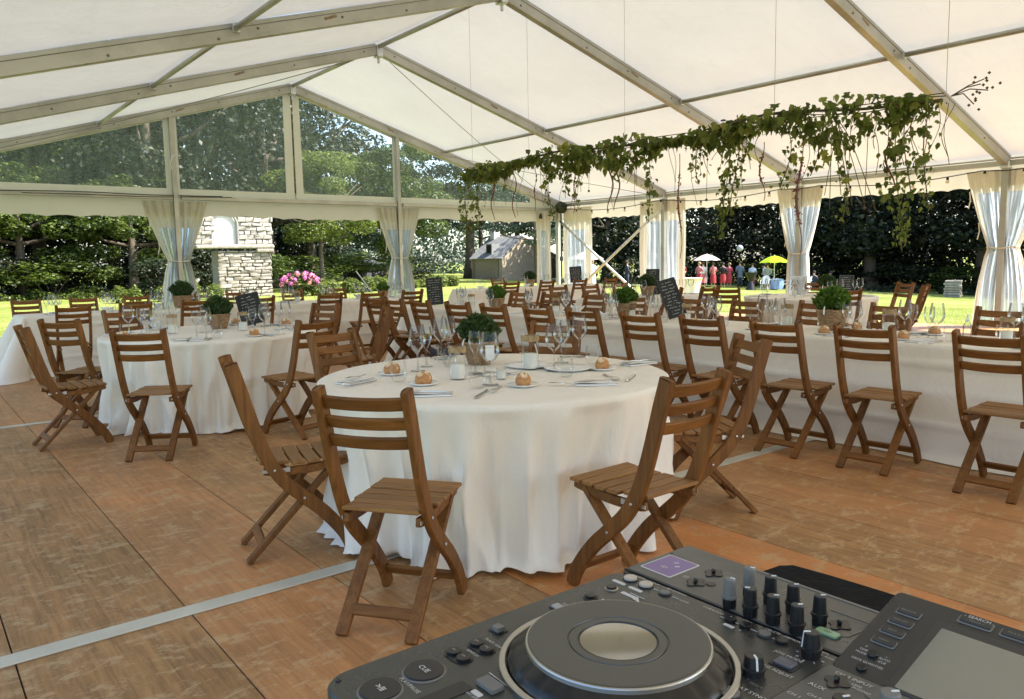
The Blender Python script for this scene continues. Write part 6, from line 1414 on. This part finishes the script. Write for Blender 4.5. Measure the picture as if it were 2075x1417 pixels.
# ---------------------------------------------------------------- guests and garden furniture
M_SKIN = plain('skin', (0.50, 0.32, 0.24), 0.6, var=0.03)
def person(x, y, face, label, topc, legc, hair, dress=False, sit=False, group='guests on the lawn', h=1.70, arm=0.5, jacket=False):
    z0 = terr(x, y); s = h/1.70; r = empty('person', (x, y, z0), math.radians(face-90), label, 'person', group); r.scale = (s, s, s)
    # skeleton: y forward
    hipz = 0.90 if not sit else 0.46
    v = [(0, 0, hipz), (0, 0.0, hipz+0.22), (0, 0.0, hipz+0.46), (0, 0.01, hipz+0.56), (0, 0.02, hipz+0.70)]
    rad = [0.125, 0.115, 0.14, 0.05, 0.10]; e = [(0, 1), (1, 2), (2, 3), (3, 4)]
    for sd3 in (-1, 1):
        n = len(v); v += [(sd3*0.17, 0, hipz+0.47), (sd3*0.24, -0.02, hipz+0.20), (sd3*(0.24-0.12*arm), 0.06+0.18*arm, hipz+0.02+0.22*arm), (sd3*(0.23-0.14*arm), 0.10+0.24*arm, hipz-0.06+0.30*arm)]
        rad += [0.055, 0.042, 0.032, 0.035]; e += [(2, n), (n, n+1), (n+1, n+2), (n+2, n+3)]
        n = len(v)
        if sit: v += [(sd3*0.09, 0.02, hipz), (sd3*0.10, 0.42, hipz+0.03), (sd3*0.10, 0.42, 0.08), (sd3*0.10, 0.56, 0.03)]
        else: v += [(sd3*0.09, 0, hipz-0.05), (sd3*0.10, 0.02, 0.48), (sd3*0.11, -0.01, 0.07), (sd3*0.11, 0.14, 0.03)]
        rad += [0.085, 0.06, 0.042, 0.035]; e += [(0, n), (n, n+1), (n+1, n+2), (n+2, n+3)]
    me = bpy.data.meshes.new('body'); me.from_pydata(v, e, []); me.materials.append(M_SKIN); o = link('body', me, r)
    md = o.modifiers.new('skin', 'SKIN'); md.use_smooth_shade = True
    for i, rr_ in enumerate(rad): me.skin_vertices[0].data[i].radius = (rr_, rr_*0.85)
    me.skin_vertices[0].data[0].use_root = True
    ss = o.modifiers.new('sub', 'SUBSURF'); ss.levels = 1; ss.render_levels = 1
    def shell(name, rings, mat, n=14):
        m = MB(); P = []
        for (cx, cy, z, rx, ry) in rings:
            for k in range(n): a = 2*PI*k/n; P.append((cx+rx*math.cos(a), cy+ry*math.sin(a), z))
        m.grid(P, n, len(rings), closed=True); return m.build(name, mat, r, smooth=True)
    mt = plain('clothing_top', topc, 0.85, var=0.15, scale=9); ml = plain('clothing_bottom', legc, 0.85, var=0.12, scale=9)
    zt = hipz
    shell('dress_top' if dress else ('jacket' if jacket else 'shirt'), [(0, 0, zt-(0.22 if jacket else 0.04), .175, .135), (0, 0, zt+.05, .165, .13), (0, 0, zt+.22, .15, .125), (0, 0, zt+.40, .195, .14), (0, 0, zt+.50, .17, .115), (0, 0, zt+.54, .075, .07)], mt)
    for sd3 in (-1, 1):
        m = MB(); a, b_, c = Vector((sd3*0.16, 0, zt+0.47)), Vector((sd3*0.24, -0.02, zt+0.20)), Vector((sd3*(0.24-0.12*arm), 0.06+0.18*arm, zt+0.02+0.22*arm))
        m.tube([a, b_]+([c] if not dress else []), [0.075, 0.062]+([0.05] if not dress else []), 8); m.build('sleeve', mt, r, smooth=True)
    if dress and not sit: shell('skirt', [(0, 0, zt+.06, .16, .13), (0, 0, zt-.1, .20, .17), (0, 0, 0.45, .21, .18), (0, 0, 0.32, .225, .19)], ml)
    else:
        for sd3 in (-1, 1):
            m = MB()
            if sit: m.tube([(sd3*0.09, 0.02, zt), (sd3*0.10, 0.42, zt+0.03), (sd3*0.10, 0.43, 0.08)], [0.11, 0.085, 0.06], 8)
            else: m.tube([(sd3*0.085, 0, zt+0.03), (sd3*0.10, 0.02, 0.48), (sd3*0.11, -0.01, 0.06)], [0.115, 0.08, 0.065], 8)
            m.build('trouser_leg', ml, r, smooth=True)
    m = MB(); hz_ = zt+0.70; P = []
    for j in range(7):
        th = PI*0.62*j/6
        for k in range(12): a = 2*PI*k/12; P.append((0.112*math.sin(th)*math.cos(a), -0.012+0.125*math.sin(th)*math.sin(a)-(0.02 if j > 3 else 0), hz_+0.045+0.12*math.cos(th)))
    m.grid(P, 12, 7, closed=True); m.build('hair', plain('hair', hair, 0.8), r, smooth=True)
    m = MB(); m.box((0, 0.125, hz_-0.005), (0.022, 0.03, 0.035)); m.build('nose', M_SKIN, r, bevel=0.006)
    for sd3 in (-1, 1):
        m = MB(); m.lathe([(0, .011), (.011, 0), (0, -.011)], 8, c=(sd3*0.036, 0.098, hz_+0.018)); m.build('eye', M_BLACK, r)
    return r
NAV, WHT, BLU, RED, PNK, DRD, GRY = (0.02, 0.025, 0.05), (0.6, 0.6, 0.6), (0.10, 0.16, 0.32), (0.34, 0.03, 0.04), (0.42, 0.14, 0.15), (0.16, 0.02, 0.04), (0.10, 0.13, 0.18)
BR, BK, BD = (0.06, 0.035, 0.02), (0.01, 0.01, 0.01), (0.3, 0.2, 0.1)
PEOPLE = [
 (25.2, 17.7, 200, 'guest in a blue suit seen through the corner curtain film', BLU, BLU, BR, dict(jacket=True)), (25.9, 17.2, 250, 'guest in a white dress seen through the corner curtain film', WHT, WHT, BD, dict(dress=True)),
 (30.8, 19.0, 330, 'guest in a dark suit standing beside the crossed brace poles', NAV, NAV, BR, dict(jacket=True)), (32.2, 18.6, 210, 'guest in a dark suit and white shirt between the two curtains', NAV, NAV, BK, dict(jacket=True)), (33.2, 18.0, 150, 'guest in black and white at the edge of the first side post curtain', WHT, BK, BR, {}),
 (34.2, 17.2, 230, 'guest in a coral red dress behind the curtain film, left one', RED, RED, BR, dict(dress=True)), (35.6, 16.9, 190, 'guest in a coral red dress behind the curtain film, right one', PNK, RED, BD, dict(dress=True)),
 (36.9, 17.6, 220, 'guest in a pale shirt under the white parasol', WHT, PNK, BR, dict(dress=True)), (37.5, 17.2, 60, 'guest in a red patterned dress under the white parasol', PNK, RED, BR, dict(dress=True)), (38.2, 16.9, 40, 'guest in a dark top and red skirt', BK, RED, BK, dict(dress=True)), (38.9, 16.9, 60, 'guest in a bright pink-red dress', (0.36, 0.05, 0.09), RED, BD, dict(dress=True)),
 (39.3, 16.3, 40, 'guest in a blue-grey jacket and dark trousers with his back to the tent', GRY, NAV, BR, dict(jacket=True, h=1.82)), (40.2, 15.9, 220, 'guest in a light shirt and dark red skirt', (0.45, 0.52, 0.62), DRD, BR, dict(dress=True)), (40.9, 15.4, 120, 'guest in a white shirt and long burgundy skirt at the right of the group', (0.6, 0.66, 0.75), DRD, BK, dict(dress=True)),
 (38.6, 13.6, 200, 'guest in a grey top standing behind the high black table', (0.3, 0.3, 0.33), NAV, BR, {})]
for (x, y, f, lb, tc, lc, hc, kw) in PEOPLE: person(x, y, f, lb, tc, lc, hc, **kw)
person(40.4, 11.3, 200, 'guest in dark blue sitting beside the green parasol', NAV, NAV, BR, sit=True); person(41.2, 10.6, 150, 'guest in black sitting at the right of the green parasol', BK, NAV, BK, sit=True)
def parasol(x, y, R_, h, mats, label, rib=True):
    z0 = terr(x, y); r = empty('parasol', (x, y, z0), 0.2, label, 'parasol', 'garden parasols'); n = 8
    for k in range(n):
        a0, a1 = 2*PI*k/n, 2*PI*(k+1)/n; m = MB(); P = []
        for j in range(6):
            u = j/5; rr_ = R_*u; z = h-0.42*R_*u**1.6
            for q in range(5):
                a = a0+(a1-a0)*q/4; sg = 0.04*math.sin(PI*q/4)*u; P.append(((rr_-sg)*math.cos(a), (rr_-sg)*math.sin(a), z-sg))
        m.grid(P, 5, 6); m.build('canopy_panel', mats[k % len(mats)], r, smooth=True)
    m = MB(); m.tube([(0, 0, 0), (0, 0, h+0.05)], 0.025, 8); m.build('pole', M_WHITE, r)
    m = MB(); m.lathe([(0.25, 0), (0.25, 0.06), (0.05, 0.1)], 12); m.build('foot', M_BLACK, r)
M_LIME = mat_translucent('lime_parasol_fabric', (0.38, 0.52, 0.04), 0.4, (0.5, 0.7, 0.05)); M_WPAR = mat_translucent('white_parasol_fabric', (0.78, 0.76, 0.72), 0.4); M_PPAR = mat_translucent('pale_pink_parasol_fabric', (0.75, 0.6, 0.58), 0.4)
parasol(38.6, 13.1, 1.02, 2.25, [M_LIME], 'lime green parasol over the plastic garden chairs'); parasol(37.3, 17.6, 0.95, 2.3, [M_WPAR, M_PPAR], 'white and pale pink parasol above the guests'); parasol(26.5, 18.4, 1.1, 2.25, [M_WPAR, M_PPAR], 'white parasol seen through the corner curtain film')
# high table with black cover
z0 = terr(35.9, 13.0); r = empty('high_table', (35.9, 13.0, z0), 0, 'black draped cocktail table left of the green parasol', 'table')
m = MB(); m.lathe([(0.42, 1.10), (0.42, 1.13), (0, 1.13)], 20, capb=True); m.build('tabletop', M_BLACK, r); m = MB(); m.lathe([(0.34, 0.0), (0.12, 0.55), (0.38, 1.10)], 20); m.build('stretch_cover', M_BLACK, r)
def garden_chair(x, y, rz, label):
    r = empty('garden_chair', (x, y, terr(x, y)), rz, label, 'chair', 'white plastic garden chairs')
    m = MB(); m.box((0, 0, 0.42), (0.48, 0.46, 0.03)); m.build('seat', M_WHITE, r, bevel=0.01)
    m = MB(); P = []
    for j in range(6):
        for k in range(9):
            u = k/8-0.5; P.append((u*0.50*(1-0.25*(j/5)**3), -0.22-0.12*j/5+0.08*(2*u)**2, 0.44+0.50*j/5-(0.10*(2*u)**4 if j == 5 else 0)))
    m.grid(P, 9, 6); m.build('backrest', M_WHITE, r, smooth=True)
    for sx in (-1, 1):
        for sy in (-1, 1): m = MB(); m.bar((sx*0.2, sy*0.19, 0.41), (sx*0.25, sy*0.25, 0), 0.05, 0.03); m.build('leg', M_WHITE, r)
        m = MB(); m.tube([(sx*0.24, -0.26, 0.66), (sx*0.27, 0.1, 0.64), (sx*0.26, 0.2, 0.42)], 0.02, 6); m.build('armrest', M_WHITE, r)
garden_chair(37.3, 12.9, 1.9, 'left white plastic garden chair under the green parasol'); garden_chair(38.4, 11.9, -0.2, 'white plastic garden chair right of the blue-covered table'); garden_chair(39.4, 11.2, 0.2, 'rightmost white plastic garden chair')
r = empty('garden_table', (38.0, 12.5, terr(38, 12.5)), 0, 'low garden table under a pale blue cloth below the green parasol', 'table')
m = MB(); P = []
for j in range(5):
    for k in range(40): a = 2*PI*k/40; rr_ = 0.42+0.03*math.sin(8*a)*j/4; P.append((rr_*math.cos(a), rr_*math.sin(a), 0.72-0.16*j))
m.grid(P, 40, 5, closed=True); m.f.append(tuple(range(40))); m.m.append(0); m.build('cloth', plain('pale_blue_cloth', (0.22, 0.32, 0.62), 0.8), r, smooth=True)
# white draped high table near the tent
r = empty('standing_table', (9.7, -3.4, terr(9.7, -3.4)), 0, 'white draped standing table just outside behind the leaning blackboard', 'table')
m = MB(); P = []
for j in range(10):
    for k in range(48): a = 2*PI*k/48; u = j/9; rr_ = (0.36-0.15*math.sin(PI*min(1, u*1.1))+0.05*u*math.sin(6*a)); P.append((rr_*math.cos(a), rr_*math.sin(a), 1.1*(1-u)))
m.grid(P, 48, 10, closed=True); m.f.append(tuple(range(48))); m.m.append(0); m.build('drape', M_CLOTH, r, smooth=True)
# lanterns
M_LANT = plain('shaded_paper_lantern', (0.30, 0.32, 0.38), 0.8, var=0.04)  # toned down from white, shade put into the paper colour
for x, y, z, lb in ((32.6, 11.5, 1.75, 'white paper lantern above the green parasol'), (38.0, -1.0, 1.86, 'white paper lantern right of the second side curtain'), (38.0, -3.85, 2.0, 'white paper lantern hanging in the dark trees, middle one'), (38.0, -6.9, 2.12, 'white paper lantern near the massive trunk, rightmost')):
    m = MB(); nn = 12; m.lathe([(0.19*math.sin(PI*k/nn)*(1+0.03*(k % 2)), -0.19*math.cos(PI*k/nn)) for k in range(nn+1)], 16); r = empty('paper_lantern', (x, y, z), 0, lb, 'lantern', 'paper lanterns in the trees'); m.build('shade', M_LANT, r, smooth=True)
    m = MB(); m.tube([(0, 0, 0.19), (0, 0, 4.2)], 0.006, 4); m.build('cord', M_BLACKCORD, r)
# stone pedestal
r = empty('stone_pedestal', (39.0, 2.0, terr(39, 2.0)), 0.3, 'stacked stone pedestal in the shade right of the second side curtain', 'pedestal'); rnd = random.Random(3)
for j in range(7):
    for k in range(3):
        m = MB(); m.box((0, 0, 0), (0.34, 0.8, 0.12)); m.build('stone', M_STONE, r, bevel=0.02, loc=(-0.36+0.36*k+rnd.uniform(-.03, .03), rnd.uniform(-.04, .04), 0.07+0.135*j))
# wrapped white flowers on the lawn-side round table
r = empty('flower_bunch', (3.05, -10.85, ZT), 0, 'bunch of pale flowers wrapped in clear film on the round table by the lawn', 'flowers')
m = MB(); m.lathe([(0.03, 0), (0.06, 0.12), (0.13, 0.27)], 14); m.build('wrapping', M_PVCC, r, smooth=True)
for k in range(9):
    m = MB(); a = k*0.7; c = Vector((0.07*math.cos(a), 0.07*math.sin(a), 0.22+0.03*math.sin(k*2))); rnd = random.Random(k)
    for q in range(16):
        v = Vector((rnd.gauss(0, 1), rnd.gauss(0, 1), rnd.gauss(.3, 1))).normalized()*0.03; t = v.cross(Vector((.3, .5, .8))).normalized()*0.016; b_ = v.cross(t).normalized()*0.016
        m.add([c+v-t, c+v-b_, c+v+t, c+v+b_], [(0, 1, 2, 3)])
    m.build('flower_head', M_PORC, r)
